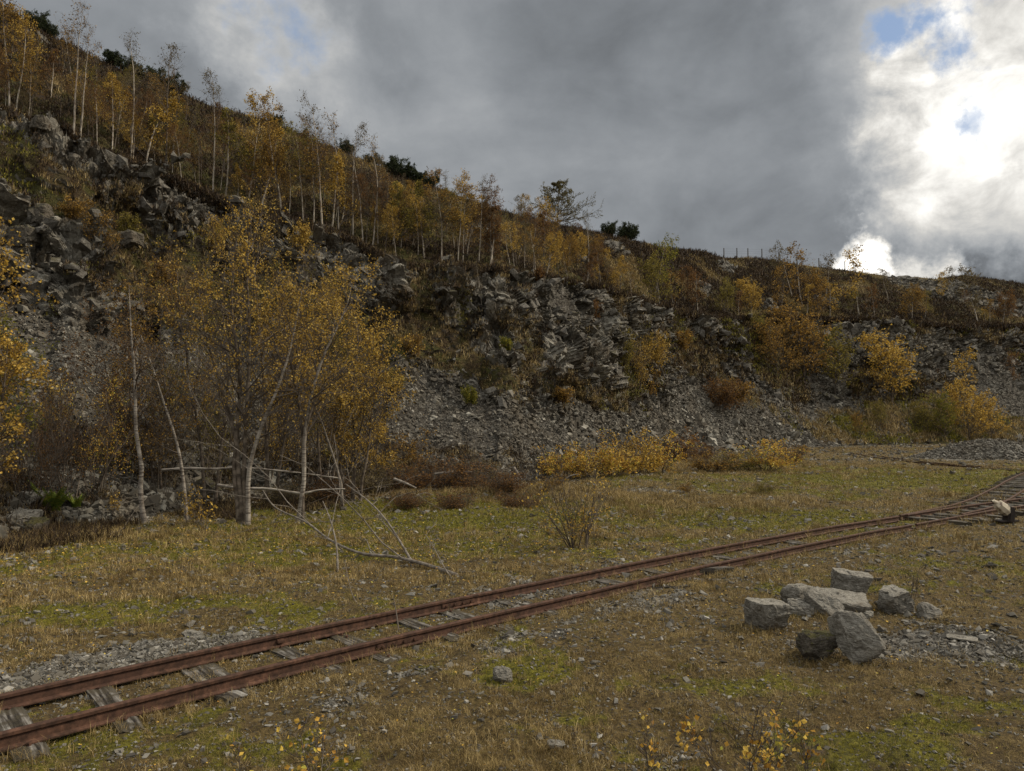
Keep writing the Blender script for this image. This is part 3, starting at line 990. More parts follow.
def plant(name, label, cat, meshes, loc, leafm, rz=0.0, scale=1.0, group=None, bark=None, trunk_name='trunk', crown_name='crown'):
    tm, cm_ = meshes
    if not tm.materials:
        tm.materials.append(BIRCH)
    if not cm_.materials:
        cm_.materials.append(TWIG); cm_.materials.append(LEAF['ochre'])
    t = thing(name, label, cat, tuple(loc), rz, group, scale)
    a = link(trunk_name, tm, None, t); c = link(crown_name, cm_, None, t)
    a.material_slots[0].link = 'OBJECT'; a.material_slots[0].material = bark or BIRCH
    for i, mm_ in enumerate((TWIG, LEAF[leafm])):
        c.material_slots[i].link = 'OBJECT'; c.material_slots[i].material = mm_
    return t

def shrub_data(seed, Hh=1.2, stems=9, spread=.5, n1=8, n2=5, nl=5, leaf=.035, keep=.8, r=.012, up=.06, droop=.3):
    g = np.random.default_rng(seed)
    th = g.uniform(0, 2 * np.pi, stems)
    tilt = g.uniform(.1, 1, stems) * spread
    dirs = np.stack([np.cos(th) * tilt, np.sin(th) * tilt, np.ones(stems)], -1)
    st = np.stack([np.cos(th) * .06, np.sin(th) * .06, -.1 + 0 * th], -1) * (Hh)
    T = walk(st, dirs, Hh * g.uniform(.65, 1.08, stems), 8, up * .4, .09, g)
    RT = r * g.uniform(.6, 1.1, stems)[:, None] * np.linspace(1, .2, 8)[None, :]
    B1, R1 = grow(T, RT, n1, .2, .98, lambda t, p: p * (.45 - .25 * t), 42, 5, up, .13, .6, g)
    B2, R2 = grow(B1, R1, n2, .15, 1, lambda t, p: p * .45 + .03, 40, 3, .02, .15, .6, g)
    tw = join([tubes(B1, np.maximum(R1, .0016), 3), tubes(B2, np.maximum(R2, .0012), 3)])
    lv = leaves_on(B2, nl, leaf, g, keep=keep, droop=droop)
    return tubes(T, np.maximum(RT, .002), 5), tw, lv

# ---- prototypes
PROT = {}
def proto(key, fn):
    if key not in PROT:
        PROT[key] = plant_meshes(key, fn())
    return PROT[key]
SLIM = [lambda s=s: birch_mesh(500 + s, 4.0, .034 - .002 * (s % 3), lean=.05, first=.28 + .05 * (s % 3), n1=20, n2=8, n3=3, nl=5, leaf=.055, crown=.21 + .02 * (s % 3), keep=.95, up1=.05, wander=.05) for s in range(6)]
SPARSE = [lambda s=s: birch_mesh(520 + s, 4.0, .032, lean=.05, first=.45, n1=16, n2=8, n3=3, nl=2, leaf=.045, crown=.17, keep=.5, up1=.10, ang1=36, wander=.05) for s in range(4)]
BUSHY = [lambda s=s: birch_mesh(540 + s, 3.0, .034, lean=.08, first=.14, n1=26, n2=9, n3=3, nl=4, leaf=.058, crown=.36, keep=.8, up1=.05, wander=.06, shape='cone') for s in range(4)]
FAR = [lambda s=s: birch_mesh(560 + s, 4.0, .042, lean=.06, first=.25, n1=20, n2=8, n3=2, nl=4, leaf=.095, crown=.26, keep=.7, up1=.05, wander=.05) for s in range(4)]
FARBUSH = [lambda s=s: birch_mesh(580 + s, 4.0, .05, lean=.08, first=.12, n1=32, n2=10, n3=2, nl=7, leaf=.10, crown=.52, keep=.85, up1=.04, wander=.06, shape='round') for s in range(3)]
FAM = {'slim': SLIM, 'sparse': SPARSE, 'bushy': BUSHY, 'far': FAR, 'farbush': FARBUSH}
FH = {'slim': 4.0, 'sparse': 4.0, 'bushy': 3.0, 'far': 4.0, 'farbush': 4.0}

def behind_lip(px, py, extra=.5):
    """a place on the bench or the hillside seen at px,py; never in front of the lip"""
    q = hit(px, py)
    az = math.degrees(math.atan2(q[0], q[1])); r = math.hypot(q[0], q[1])
    rl = float(np.interp(az, C_lip[0], C_lip[1]))
    r = max(r, rl + extra)
    x, y = math.sin(math.radians(az)) * r, math.cos(math.radians(az)) * r
    return np.array([x, y, terrain_z(x, y)])

tree_specs = []   # px, base py, top py, family, leaf, special label or None
tree_specs += [
 (9, 114, -15, 'slim', 'ochre', None), (16, 116, 12, 'slim', 'golden', None), (28, 120, 60, 'slim', 'ochre', None),
 (73, 146, 2, 'sparse', 'ochre', 'tallest pale birch of a pair, its thin crown above the ridge at far left'), (80, 148, 30, 'sparse', 'ochre', 'shorter birch of the pair standing behind the tallest pale birch'),
 (97, 150, 78, 'slim', 'rust', None), (112, 155, 70, 'slim', 'golden', None), (131, 158, 33, 'sparse', 'bare', None), (147, 166, 78, 'bushy', 'golden', None),
 (165, 174, 38, 'sparse', 'bare', None), (172, 178, 120, 'slim', 'ochre', None), (182, 186, 128, 'slim', 'rust', None), (196, 190, 130, 'slim', 'ochre', None),
 (213, 194, 73, 'sparse', 'bare', None), (226, 198, 110, 'bushy', 'olive', None), (238, 205, 166, 'bushy', 'golden', None), (249, 201, 90, 'slim', 'golden', None), (262, 205, 110, 'bushy', 'golden', None),
 (281, 214, 106, 'slim', 'ochre', None), (289, 219, 150, 'slim', 'ochre', None), (303, 222, 130, 'slim', 'olive', None), (314, 226, 128, 'slim', 'ochre', None),
 (322, 229, 93, 'sparse', 'bare', None), (332, 232, 115, 'sparse', 'ochre', None), (338, 240, 160, 'bushy', 'golden', None),
 (353, 243, 122, 'sparse', 'bare', None), (363, 247, 140, 'sparse', 'bare', None), (373, 250, 138, 'sparse', 'ochre', None), (378, 250, 190, 'slim', 'rust', None),
 (393, 252, 172, 'bushy', 'golden', None), (401, 255, 190, 'slim', 'ochre', None), (424, 263, 178, 'bushy', 'olive', None), (418, 262, 200, 'slim', 'golden', None),
 (442, 266, 172, 'slim', 'ochre', None), (458, 268, 178, 'slim', 'golden', None), (463, 268, 190, 'slim', 'ochre', None), (479, 268, 180, 'sparse', 'bare', None), (492, 270, 185, 'slim', 'rust', None),
 (516, 282, 224, 'slim', 'golden', None), (534, 280, 228, 'slim', 'ochre', None), (547, 280, 232, 'bushy', 'golden', None), (560, 282, 234, 'slim', 'golden', None), (568, 284, 240, 'slim', 'ochre', None),
 (588, 288, 215, 'sparse', 'bare', None), (601, 296, 246, 'slim', 'rust', None), (586, 290, 250, 'bushy', 'rust', None), (620, 302, 255, 'bushy', 'golden', None), (632, 305, 262, 'slim', 'ochre', None),
 (655, 300, 236, 'far', 'lime', 'lime-green birch above the ridge line right of the dark pine'), (660, 310, 262, 'farbush', 'olive', None), (674, 312, 272, 'far', 'ochre', None),
 (698, 318, 271, 'far', 'rust', 'single orange-red birch alone on the bench right of the green birch'), (724, 319, 288, 'farbush', 'olive', None), (738, 318, 292, 'far', 'rust', None), (752, 316, 282, 'farbush', 'golden', None),
 (780, 318, 262, 'far', 'ochre', None), (792, 300, 246, 'far', 'bare', 'thin pale birch poking above the fence line'), (802, 305, 248, 'far', 'ochre', 'slender birch with a leafy top beside the fence posts'), (818, 318, 275, 'farbush', 'ochre', None), (826, 300, 258, 'far', 'bare', None),
 (830, 320, 280, 'far', 'golden', None), (859, 318, 254, 'far', 'golden', 'white-stemmed birch against the bright gap in the cloud'), (875, 321, 286, 'far', 'rust', None), (888, 300, 268, 'far', 'bare', None),
 (912, 322, 290, 'farbush', 'ochre', None), (925, 320, 292, 'far', 'olive', None), (947, 300, 268, 'far', 'bare', None), (978, 327, 266, 'far', 'bare', 'tall bare pale birch alone below the rocky crest at right'), (1003, 326, 295, 'farbush', 'rust', None), (990, 328, 300, 'far', 'ochre', None),
 # trees that stand on the broken rock below the lip
 (482, 306, 262, 'sparse', 'bare', 'leafless sapling rooted in the rock face below the lip'),
]
explicit = len(tree_specs)
# the thicket between: spread over the bench and the hillside
g_ = np.random.default_rng(99)
while len(tree_specs) < explicit + 175:
    px = g_.uniform(600, 1060) if g_.random() < .13 else g_.uniform(-50, 610)
    lip = np.interp(px, lip_px[:, 0], lip_px[:, 2]); ridge = np.interp(px, sky_px[:, 0], sky_px[:, 2])
    t = g_.random() ** 1.3 * (.72 if px < 640 else .5)
    by = lip + (ridge - lip) * t
    if px < 560:
        hh = g_.uniform(34, 66) * (1.0 if t < .4 else .75)
        fam = g_.choice(['slim', 'slim', 'bushy', 'sparse', 'sparse', 'slim'])
        leafk = g_.choice(['ochre', 'ochre', 'rust', 'golden', 'rust', 'olive', 'bare'])
    else:
        hh = g_.uniform(14, 32)
        fam = g_.choice(['far', 'far', 'farbush'])
        leafk = g_.choice(['ochre', 'rust', 'rust', 'golden', 'olive', 'bare'])
    tree_specs.append((px, by, by - hh, str(fam), str(leafk), None))

zone_names = [(-1e9, 60, 'above the far left slope'), (60, 130, 'near the tallest pale pair'), (130, 200, 'above the upper left wall'), (200, 300, 'above the mossy knoll'),
              (300, 380, 'above the pale buttress'), (380, 470, 'right of the pale buttress'), (470, 545, 'left of the lone larch'), (545, 615, 'below the lone larch'),
              (615, 690, 'below the dark ridge pines'), (690, 760, 'left of the fence posts'), (760, 850, 'below the fence posts'), (850, 920, 'under the bright cloud gap'), (920, 1e9, 'near the right-hand crest')]
leafword = {'golden': 'golden-leaved', 'ochre': 'ochre-leaved', 'rust': 'rust-brown', 'olive': 'olive-green', 'lime': 'lime-green', 'bare': 'leafless'}
famword = {'slim': 'slim birch', 'sparse': 'thin-crowned birch', 'bushy': 'bushy birch', 'far': 'small birch', 'farbush': 'spreading birch'}
ordw = ['first', 'second', 'third', 'fourth', 'fifth', 'sixth', 'seventh', 'eighth', 'ninth', 'tenth', 'eleventh', 'twelfth', 'thirteenth', 'fourteenth', 'fifteenth', 'sixteenth', 'seventeenth', 'eighteenth', 'nineteenth', 'twentieth']
def zone(px):
    for a, b_, z in zone_names:
        if a <= px < b_:
            return z
buckets = {}
for i, s in enumerate(tree_specs):
    if s[5] is None:
        buckets.setdefault((zone(s[0]), s[3], s[4]), []).append(i)
names = {}
for (z, f, l), ids in buckets.items():
    ids.sort(key=lambda i: tree_specs[i][0])
    for n_, i in enumerate(ids):
        names[i] = f'{leafword[l]} {famword[f]} {z}' + ('' if len(ids) == 1 else f', {ordw[n_]} such from the left')
for i, (px, by, ty, fam, leafk, lab) in enumerate(tree_specs):
    if lab and 'rock face' in lab:
        q = hit(px, by); q[2] = terrain_z(q[0], q[1])
    else:
        q = behind_lip(px, by, .25 + .5 * g_.random())
    bx, bpy_ = project(q)
    dist = q[1]
    hgt = (float(bpy_) - ty) / F * dist if i < explicit else (by - ty) / F * dist
    hgt = max(hgt, .6)
    v = i % len(FAM[fam])
    ms = proto(f'{fam}_{v}', FAM[fam][v])
    bark = PALEBIRCH if g_.random() < (.8 if i < explicit else .4) else DARKBARK
    plant('birch_tree', lab or names[i], 'tree', ms, q, leafk, g_.uniform(0, 6.28), hgt / FH[fam], 'birches on the bench above the quarry face', bark)

# ---- lone larch on the ridge
def larch_data():
    g = np.random.default_rng(3)
    n = 12
    T = walk(np.array([[0, 0, -.3]]), np.array([[.02, 0, 1.]]), np.array([4.3]), n, .05, .012, g)
    RT = np.linspace(.075, .012, n)[None]
    B1, R1 = grow(T, RT, 64, .08, .985, lambda t, p: p * .95 * (1.05 - t), 82, 8, .03, .05, .5, g)
    B2, R2 = grow(B1, R1, 10, .12, 1, lambda t, p: p * .34 * (1.1 - .5 * t), 48, 4, .03, .08, .5, g)
    tw = join([tubes(B1, np.maximum(R1, .006), 4), tubes(B2, np.maximum(R2, .004), 3)])
    lv = leaves_on(B2, 18, .085, g, keep=.95, droop=-.3, spread=.02)
    return tubes(T, RT, 8), tw, lv
q = hit(558, 231); q[2] = terrain_z(q[0], q[1])
q = at_depth(557, 226, 48.0); q[2] = terrain_z(q[0], q[1])
plant('larch_tree', 'lone grey-green larch with wide sweeping branches on the ridge line', 'tree', plant_meshes('larch', larch_data()), q, 'larch', 1.0,
      (230 - 182) / F * q[1] / 4.0 * 1.0, bark=DARKBARK)
# ---- gorse and pines along the ridge
ridge_sh = [(35, 27, 16, 'dark green gorse bush on the ridge between two birches at far left'), (48, 38, 12, 'second dark gorse bush from the left on the ridge'),
            (115, 66, 15, 'dark gorse bush on the ridge beside the thin bare birch'), (131, 74, 14, 'wide dark gorse bush behind the thin bare birch'), (146, 82, 12, 'small dark gorse bush on the steep ridge'),
            (163, 92, 18, 'large dark gorse bush around the foot of the second tall birch'), (178, 95, 12, 'dark gorse right of the second tall birch'), (275, 122, 8, 'low gorse on the ridge above the mossy knoll'),
            (346, 153, 10, 'small dark gorse right of the twin bare birches'), (372, 165, 8, 'low dark gorse under the crooked bare birch'), (392, 172, 15, 'gorse bush on the ridge above the pale buttress'),
            (405, 178, 12, 'gorse bush on the ridge next to a golden birch'), (418, 182, 10, 'tiny gorse bush among the ridge birches'), (430, 186, 11, 'gorse bush left of three ridge birches'),
            (608, 237, 11, 'smaller round dark pine on the ridge left of the larger one'), (628, 241, 15, 'large round dark pine bush on the ridge line')]
gorse = [plant_meshes('gorse', shrub_data(70 + i, 1.0, 22, 1.15, 9, 6, 9, .055, .9, .015, .10, -.8)) for i in range(2)]
for i, (px, py, hh, lab) in enumerate(ridge_sh):
    z = float(np.interp(px, sky_px[:, 0], sky_px[:, 1])) - .3
    q = at_depth(px, py, z); q[2] = terrain_z(q[0], q[1]) - .05
    plant('gorse_bush' if px < 600 else 'pine_bush', lab, 'bush', gorse[i % 2], q, 'evergreen', i * 1.3, (hh + 4) / F * z, 'dark evergreen bushes on the ridge', DARKBARK, 'stems', 'foliage')

# ---- fence on the ridge
def ridge_pt(px):
    z = float(np.interp(px, sky_px[:, 0], sky_px[:, 1])) - .2
    py = float(np.interp(px, sky_px[:, 0], sky_px[:, 2]))
    q = at_depth(px, py, z); q[2] = terrain_z(q[0], q[1])
    return q
posts = [724, 737, 748, 762, 779, 797, 819, 845]
pts = [ridge_pt(p_) for p_ in posts]
fence = thing('post_and_wire_fence', 'thin post and wire fence along the ridge right of centre', 'fence', tuple(pts[0]))
for q in pts:
    loc = q - pts[0]
    V, f = tubes(np.array([[loc + [0, 0, -.4], loc + [0, 0, .4], loc + [0, 0, 1.25], loc + [0, 0, 1.27]]]), np.array([[.06, .06, .055, .01]]), 6)
    link('post', make_mesh('post', V, [(f, 0)]), TIMBER, fence)
for hgt in (.6, .85, 1.15):
    L = np.array([[q - pts[0] + [0, 0, hgt] for q in pts]])
    V, f = tubes(L, np.full((1, len(pts)), .004), 4)
    link('wire', make_mesh('wire', V, [(f, 0)]), IRON, fence)
# ------------------------------------------------------------------ birches and bushes on the quarry floor
def stem_path(pts, z, n=14, dz=None):
    """stem seen as a pixel path at depth z (dz: extra depth per point)"""
    pts = np.array(pts, float)
    dz = np.zeros(len(pts)) if dz is None else np.array(dz, float)
    Q3 = np.array([at_depth(p_[0], p_[1], z + e) for p_, e in zip(pts, dz)])
    C3 = catmull(Q3, 10)
    s = np.r_[0, np.cumsum(np.linalg.norm(np.diff(C3, axis=0), axis=1))]
    t = np.linspace(0, s[-1], n)
    return np.stack([np.interp(t, s, C3[:, i]) for i in range(3)], -1)

def floor_birch(label, paths, z, r, leafk, seed, barks=None, name='birch_tree', **kw):
    g = np.random.default_rng(seed)
    S = np.array([stem_path(p_[0] if isinstance(p_, tuple) else p_, z + (p_[1] if isinstance(p_, tuple) else 0)) for p_ in paths])
    base = S[0, 0].copy()
    zb = terrain_z(base[0], base[1])
    base[2] = zb
    S = S - base
    S[:, 0, 2] = -.12
    rr = np.array(r if hasattr(r, '__len__') else [r] * len(S), float)
    args = dict(first=.3, n1=18, n2=7, n3=3, nl=6, leaf=.036, crown=.24, keep=.36, ang1=44, up1=.06)
    args.update(kw)
    t = thing(name, label, 'tree', tuple(base))
    WV, LV = [], []
    for i in range(len(S)):
        (TV, TF), tw, lv = birch_mesh(seed + i * 13, stems=S[i:i + 1], r0_=rr[i], trunk_sides=9, **args)
        o = link('trunk', make_mesh('trunk', TV, [(TF, 0)], smooth_shade=True), (barks[i] if barks else BIRCH), t)
        WV.append(tw); LV.append(lv)
    tw = join(WV); lv = join(LV)
    me = make_mesh('crown', np.vstack([tw[0], lv[0]]), [(tw[1], 0), (lv[1] + len(tw[0]), 1)])
    link('crown', me, [TWIG, LEAF[leafk]], t)
    return t

zf = lambda py: float(on_plane(512, py)[1])
floor_birch('multi-stemmed birch with a bright white leaning stem at the edge of the clearing',
            [[(243, 523), (240, 490), (237, 440), (240, 380), (232, 310), (236, 240)],
             [(248, 523), (249, 470), (262, 425), (275, 395), (290, 350), (302, 290)],
             [(240, 523), (234, 470), (236, 440), (222, 390), (205, 330), (196, 270)],
             [(246, 523), (244, 470), (246, 420), (250, 340), (247, 270), (252, 215)]], 11.8, [.045, .042, .04, .04], 'golden', 1001,
            [DARKBARK, BIRCH, DARKBARK, DARKBARK], n1=20, keep=.5)
floor_birch('slender curved pale birch standing alone at left', [[(146, 523), (140, 495), (142, 470), (136, 430), (135, 380), (131, 330), (129, 285)]], 12.0, .042, 'ochre', 1010, keep=.3, n1=15, first=.4, crown=.18)
floor_birch('thin leaning birch left of the white-stemmed clump', [[(187, 517), (182, 470), (176, 440), (163, 400), (150, 360), (139, 330)]], 12.3, .032, 'ochre', 1020, keep=.4, n1=16, crown=.22)
floor_birch('grey-stemmed birch forking above the fallen logs', [[(298, 520), (304, 480), (304, 445), (309, 405), (322, 360), (345, 310), (352, 285)], [(303, 470), (306, 430), (318, 395), (338, 375), (365, 345)], [(304, 450), (298, 400), (290, 360), (280, 300)]],
            12.1, [.042, .026, .024], 'golden', 1030, [BIRCH, DARKBARK, DARKBARK], keep=.62)
floor_birch('thin grey birch leaning left right of the forked birch', [[(343, 492), (335, 462), (326, 435), (321, 420), (310, 395)]], 13.6, .03, 'ochre', 1040, [DEADWOOD], keep=.3, n1=10)
floor_birch('dense golden-leaved birch at the right end of the thicket', [[(352, 489), (356, 450), (352, 400), (358, 340), (350, 292)], [(360, 489), (368, 450), (372, 410), (378, 370)], [(345, 489), (335, 440), (330, 390), (322, 330)]],
            14.2, [.035, .03, .03], 'golden', 1050, [DARKBARK] * 3, keep=.8, n1=24, n2=9, first=.12, crown=.30, leaf=.036)
floor_birch('twiggy olive-yellow birch behind the white-stemmed clump', [[(205, 500), (200, 440), (190, 380), (182, 320), (176, 262)], [(215, 500), (222, 440), (228, 380), (222, 300), (226, 262)]], 14.4, [.034, .034], 'olive', 1060, [DARKBARK] * 2, keep=.5, n1=22, first=.2, crown=.26, leaf=.036)
floor_birch('tall twiggy birch with its yellow top against the mossy knoll', [[(268, 498), (266, 430), (262, 360), (256, 290), (250, 215)], [(275, 498), (284, 440), (295, 370), (300, 300), (310, 262)]], 14.8, [.036, .034], 'golden', 1070, [DARKBARK] * 2, keep=.6, n1=24, first=.2, crown=.24, leaf=.036)
floor_birch('leafy ochre birch left of the leaning thin birch', [[(110, 508), (106, 460), (112, 410), (104, 360), (98, 330)], [(118, 508), (124, 450), (130, 400), (128, 350)]], 13.8, [.028, .028], 'rust', 1080, [DARKBARK] * 2, keep=.6, n1=20, first=.15, crown=.34, leaf=.036)
floor_birch('bare brown birch between the curved pale one and the thin leaning one', [[(162, 505), (160, 450), (166, 400), (160, 350), (163, 300)], [(155, 505), (150, 450), (143, 410), (120, 370)]], 13.9, [.03, .026], 'ochre', 1090, [DARKBARK] * 2, keep=.55, n1=22, first=.15, crown=.3, leaf=.036)
floor_birch('olive-leaved twiggy birch at the back of the thicket', [[(322, 492), (318, 440), (320, 380), (330, 320), (326, 280)], [(330, 492), (340, 440), (350, 400), (352, 350)]], 15.0, [.03, .03], 'olive', 1100, [DARKBARK] * 2, keep=.5, n1=22, first=.15, crown=.28, leaf=.036)
floor_birch('yellow-green tree leaning in from the left edge', [[(-40, 548), (-30, 480), (-22, 400), (-14, 320), (-8, 235)], [(-46, 548), (-50, 470), (-40, 400), (-30, 320)], [(-35, 540), (-15, 470), (2, 400), (8, 340)]], 9.6, [.045, .04, .035], 'golden', 1110, [DARKBARK] * 3, keep=.5, n1=24, n2=9, first=.2, crown=.22, leaf=.045)
floor_birch('green-leaved sapling at the left edge under the yellow tree', [[(-15, 500), (-5, 440), (4, 390), (10, 330)], [(-25, 500), (-10, 430), (-6, 380)]], 10.6, [.028, .025], 'lime', 1120, [DARKBARK] * 2, keep=.7, n1=22, first=.2, crown=.3, leaf=.036)

# shrubs and saplings, one by one
def shrub(label, px, py, hpx, leafk, seed, name='shrub', z=None, wide=1.0, bark=None, sink=0, group=None, **kw):
    q = hit(px, py) if z is None else at_depth(px, py, z)
    q[2] = terrain_z(q[0], q[1]) - sink
    hh = hpx / F * q[1]
    a = dict(Hh=1.0, stems=9, spread=.6, n1=8, n2=5, nl=5, leaf=.035 / hh, keep=.8, r=.012)
    a.update(kw)
    ms = plant_meshes(name, shrub_data(seed, **a))
    t = plant(name, label, 'shrub', ms, q, leafk, 0.0, 1.0, group, bark or DARKBARK, 'stems', 'foliage')
    t.scale = (hh * wide, hh * wide, hh)
    return t
SH = 'low shrubs along the foot of the spoil'
shrub('upright twiggy willow bush alone on the grass beyond the rails', 580, 549, 88, 'golden', 201, stems=13, spread=.85, nl=3, keep=.4, leaf=.028, r=.009, n1=8)
shrub('little yellow-leaved sprouts left of the white-stemmed clump', 205, 535, 48, 'golden', 202, 'sapling', stems=4, spread=.5, n1=5, n2=3, nl=3, keep=.8, leaf=.05)
shrub('small golden sapling between the thin leaning birch and the clump', 188, 524, 34, 'golden', 203, 'sapling', stems=4, spread=.5, n1=5, n2=3, nl=4, keep=.9, leaf=.06)
shrub('golden sprig low beside the curved pale birch', 116, 508, 22, 'golden', 204, 'sapling', z=12.3, stems=3, spread=.6, n1=4, n2=3, nl=4, keep=.9, leaf=.08)
row = [(545, 478, 26, 'ochre', 1.3, 'brownish bush at the left end of the yellow bush row'), (566, 482, 34, 'golden', 1.2, 'yellow bush second from the left in the bush row'), (590, 481, 30, 'golden', 1.3, 'broad yellow bush left of centre in the bush row'),
       (612, 480, 40, 'golden', 1.2, 'tall amber bush in the middle of the bush row'), (636, 477, 44, 'golden', 1.1, 'tallest golden bush in the bush row below the scree'), (656, 474, 38, 'golden', 1.2, 'golden bush right of the tallest one'), (682, 466, 30, 'rust', 1.5, 'brown bush at the right end of the first bush row'),
       (712, 473, 22, 'ochre', 1.9, 'low tawny bush in the gap between the two bush rows'), (738, 472, 20, 'olive', 1.8, 'low olive bush left of the bright yellow one'), (766, 472, 28, 'golden', 1.7, 'bright yellow bush below the pale scree fan'), (790, 468, 20, 'ochre', 1.5, 'low ochre bush right of the bright yellow one'),
       (765, 494, 12, 'olive', 1.8, 'tiny green tussock bush on the grass plain'), (690, 494, 10, 'ochre', 2.0, 'small tawny bush on the grass plain'), (620, 462, 18, 'ochre', 1.6, 'ochre bush on the stones behind the bush row'), (700, 460, 16, 'rust', 1.6, 'rusty bush on the stones behind the gap'),
       (555, 500, 12, 'ochre', 2.0, 'scrubby bush by the small grey gravel patch')]
for i, (px, py, hh, lf, wd, lab) in enumerate(row):
    shrub(lab, px, py, hh * 1.1, ('amber' if lf == 'golden' and i % 2 else lf), 220 + i, wide=wd, stems=15, spread=.9, n1=9, n2=6, nl=5, keep=.5, leaf=.042, r=.009, group=SH)
brown = [(395, 493, 26, 1.5, 'brown heather mound right of the thicket'), (420, 498, 24, 1.8, 'wide brown heather mound before the scree'), (450, 497, 30, 1.6, 'brown heather mound below the white log'), (478, 493, 26, 1.5, 'brown heather mound at the scree foot'),
         (505, 505, 20, 1.5, 'dead brown bracken mound beside the grey rock'), (520, 515, 16, 1.6, 'low brown mound nearest the willow bush'), (370, 500, 22, 1.6, 'brown bramble mound under the dense golden birch'), (410, 512, 14, 2.0, 'dark heather clump at the edge of the moss'),
         (330, 507, 20, 1.6, 'brown bramble mound under the fallen logs'), (280, 507, 18, 1.6, 'brown bramble tangle behind the white-stemmed clump'), (455, 515, 16, 2.0, 'dark heather clump in the moss below the log')]
for i, (px, py, hh, wd, lab) in enumerate(brown):
    shrub(lab, px, py, hh * 1.35, 'rust' if i % 3 else 'bare', 260 + i, 'heather_mound', wide=wd, stems=38, spread=1.0, n1=9, n2=5, nl=3, keep=.6, leaf=.04, r=.006, group='brown mounds at the foot of the scree')
thick = [(70, 500, 130, 'rust', .62), (95, 495, 130, 'amber', .7), (130, 470, 110, 'amber', .7), (55, 440, 80, 'golden', .8), (160, 495, 150, 'ochre', .5), (215, 488, 150, 'olive', .5), (262, 485, 160, 'golden', .5),
         (305, 486, 150, 'golden', .55), (340, 484, 140, 'golden', .5), (365, 484, 120, 'golden', .6), (388, 486, 70, 'golden', .9), (410, 482, 50, 'ochre', 1.1), (30, 505, 110, 'rust', .7), (50, 470, 80, 'rust', .8),
         (200, 440, 110, 'ochre', .6), (240, 420, 130, 'golden', .55), (290, 420, 110, 'ochre', .6), (160, 430, 90, 'olive', .7), (335, 430, 90, 'golden', .7), (120, 440, 60, 'rust', .8), (355, 360, 60, 'olive', .8), (300, 350, 80, 'ochre', .7), (180, 330, 60, 'ochre', .9), (330, 320, 50, 'golden', .9), (265, 330, 80, 'olive', .7)]
for i, (px, py, hh, lf, wd) in enumerate(thick):
    w_l = lf
    if py >= 460:
        lab = f'twiggy {w_l} undergrowth bush, {ordw[[t for t in range(len(thick)) if thick[t][1] >= 460 and thick[t][3] == lf].index(i)] if True else ""} {w_l} one listed along the thicket foot'
    shrub('', px, py, hh, lf, 300 + i, 'undergrowth_bush', wide=wd, stems=9, spread=.6, n1=9, n2=5, nl=7, keep=.5, leaf=.036 * 730 / hh / 14, r=.006 * 100 / hh + .003, group='undergrowth bushes of the birch thicket')
lowi = sorted([o for o in COL.objects if o.name.startswith('undergrowth_bush')], key=lambda o: project(np.array(o.location))[0])
cnt = {}
for o in lowi:
    px, py = project(np.array(o.location))
    lfm = [c for c in o.children if c.name.startswith('foliage')][0].material_slots[1].material.name.split('_')[1]
    w_l = {'ochre': 'ochre', 'golden': 'golden', 'rust': 'reddish', 'olive': 'olive-green', 'amber': 'amber'}[lfm]
    where = 'at the foot of the birch thicket' if py >= 465 else ('on the stones behind' if py > 400 else 'on the wall above the thicket')
    cnt.setdefault((w_l, where), []).append(o)
for (w_l, where), os_ in cnt.items():
    for i, o in enumerate(os_):
        o['label'] = f'twiggy {w_l} bush {where}' + (f', {ordw[i]} {w_l} one from the left' if len(os_) > 1 else '')

face = [(636, 395, 60, 'golden', .6, 'yellow birch scrub growing up the middle rock face'), (622, 372, 45, 'olive', .6, 'olive scrub beside the yellow birch scrub on the rock face'), (655, 372, 40, 'golden', .7, 'golden scrub at the right of the middle rock face'), (720, 412, 34, 'rust', 1.0, 'rusty shrub at the foot of the straw ridge'),
        (645, 400, 35, 'ochre', .8, 'ochre scrub low on the middle rock face'), (735, 405, 26, 'ochre', 1.2, 'ochre shrub between the two pale scree fans'), (470, 405, 20, 'lime', .7, 'small lime-green shrub on the scree below the rock'), (505, 360, 14, 'lime', .9, 'green shrublet under the dark rock overhang'),
        (395, 395, 26, 'olive', .8, 'olive shrub right of the thicket on the stones'), (410, 360, 26, 'ochre', .9, 'ochre shrub below the pale buttress'), (100, 260, 40, 'ochre', .9, 'tawny shrub on the grass streak at left'), (130, 230, 28, 'olive', 1.0, 'olive shrub under the upper left rocks'),
        (75, 225, 30, 'ochre', 1.0, 'tawny shrub high on the left slope'), (210, 260, 40, 'golden', .8, 'golden shrub under the upper left rock wall'), (165, 290, 34, 'ochre', .9, 'ochre shrub on the left slope above the thicket'), (300, 270, 30, 'golden', .8, 'golden shrub on the mossy knoll'),
        (540, 292, 14, 'rust', .8, 'rusty shrub in the upper rocks left of centre'), (590, 330, 24, 'rust', .8, 'rust-brown shrub in the middle of the rock face'), (560, 400, 18, 'ochre', 1.2, 'tawny shrub below the white rocks'), (680, 352, 22, 'ochre', 1.2, 'ochre shrub on the broken slope right of the face')]
for i, (px, py, hh, lf, wd, lab) in enumerate(face):
    q = hit(px, py)
    shrub(lab, px, py, hh, lf, 400 + i, wide=wd, stems=14, spread=.6, n1=9, n2=6, nl=5, keep=.75, leaf=max(.045, q[1] * .0021) / (hh / F * q[1]), r=.01, group='shrubs growing on the quarry face')
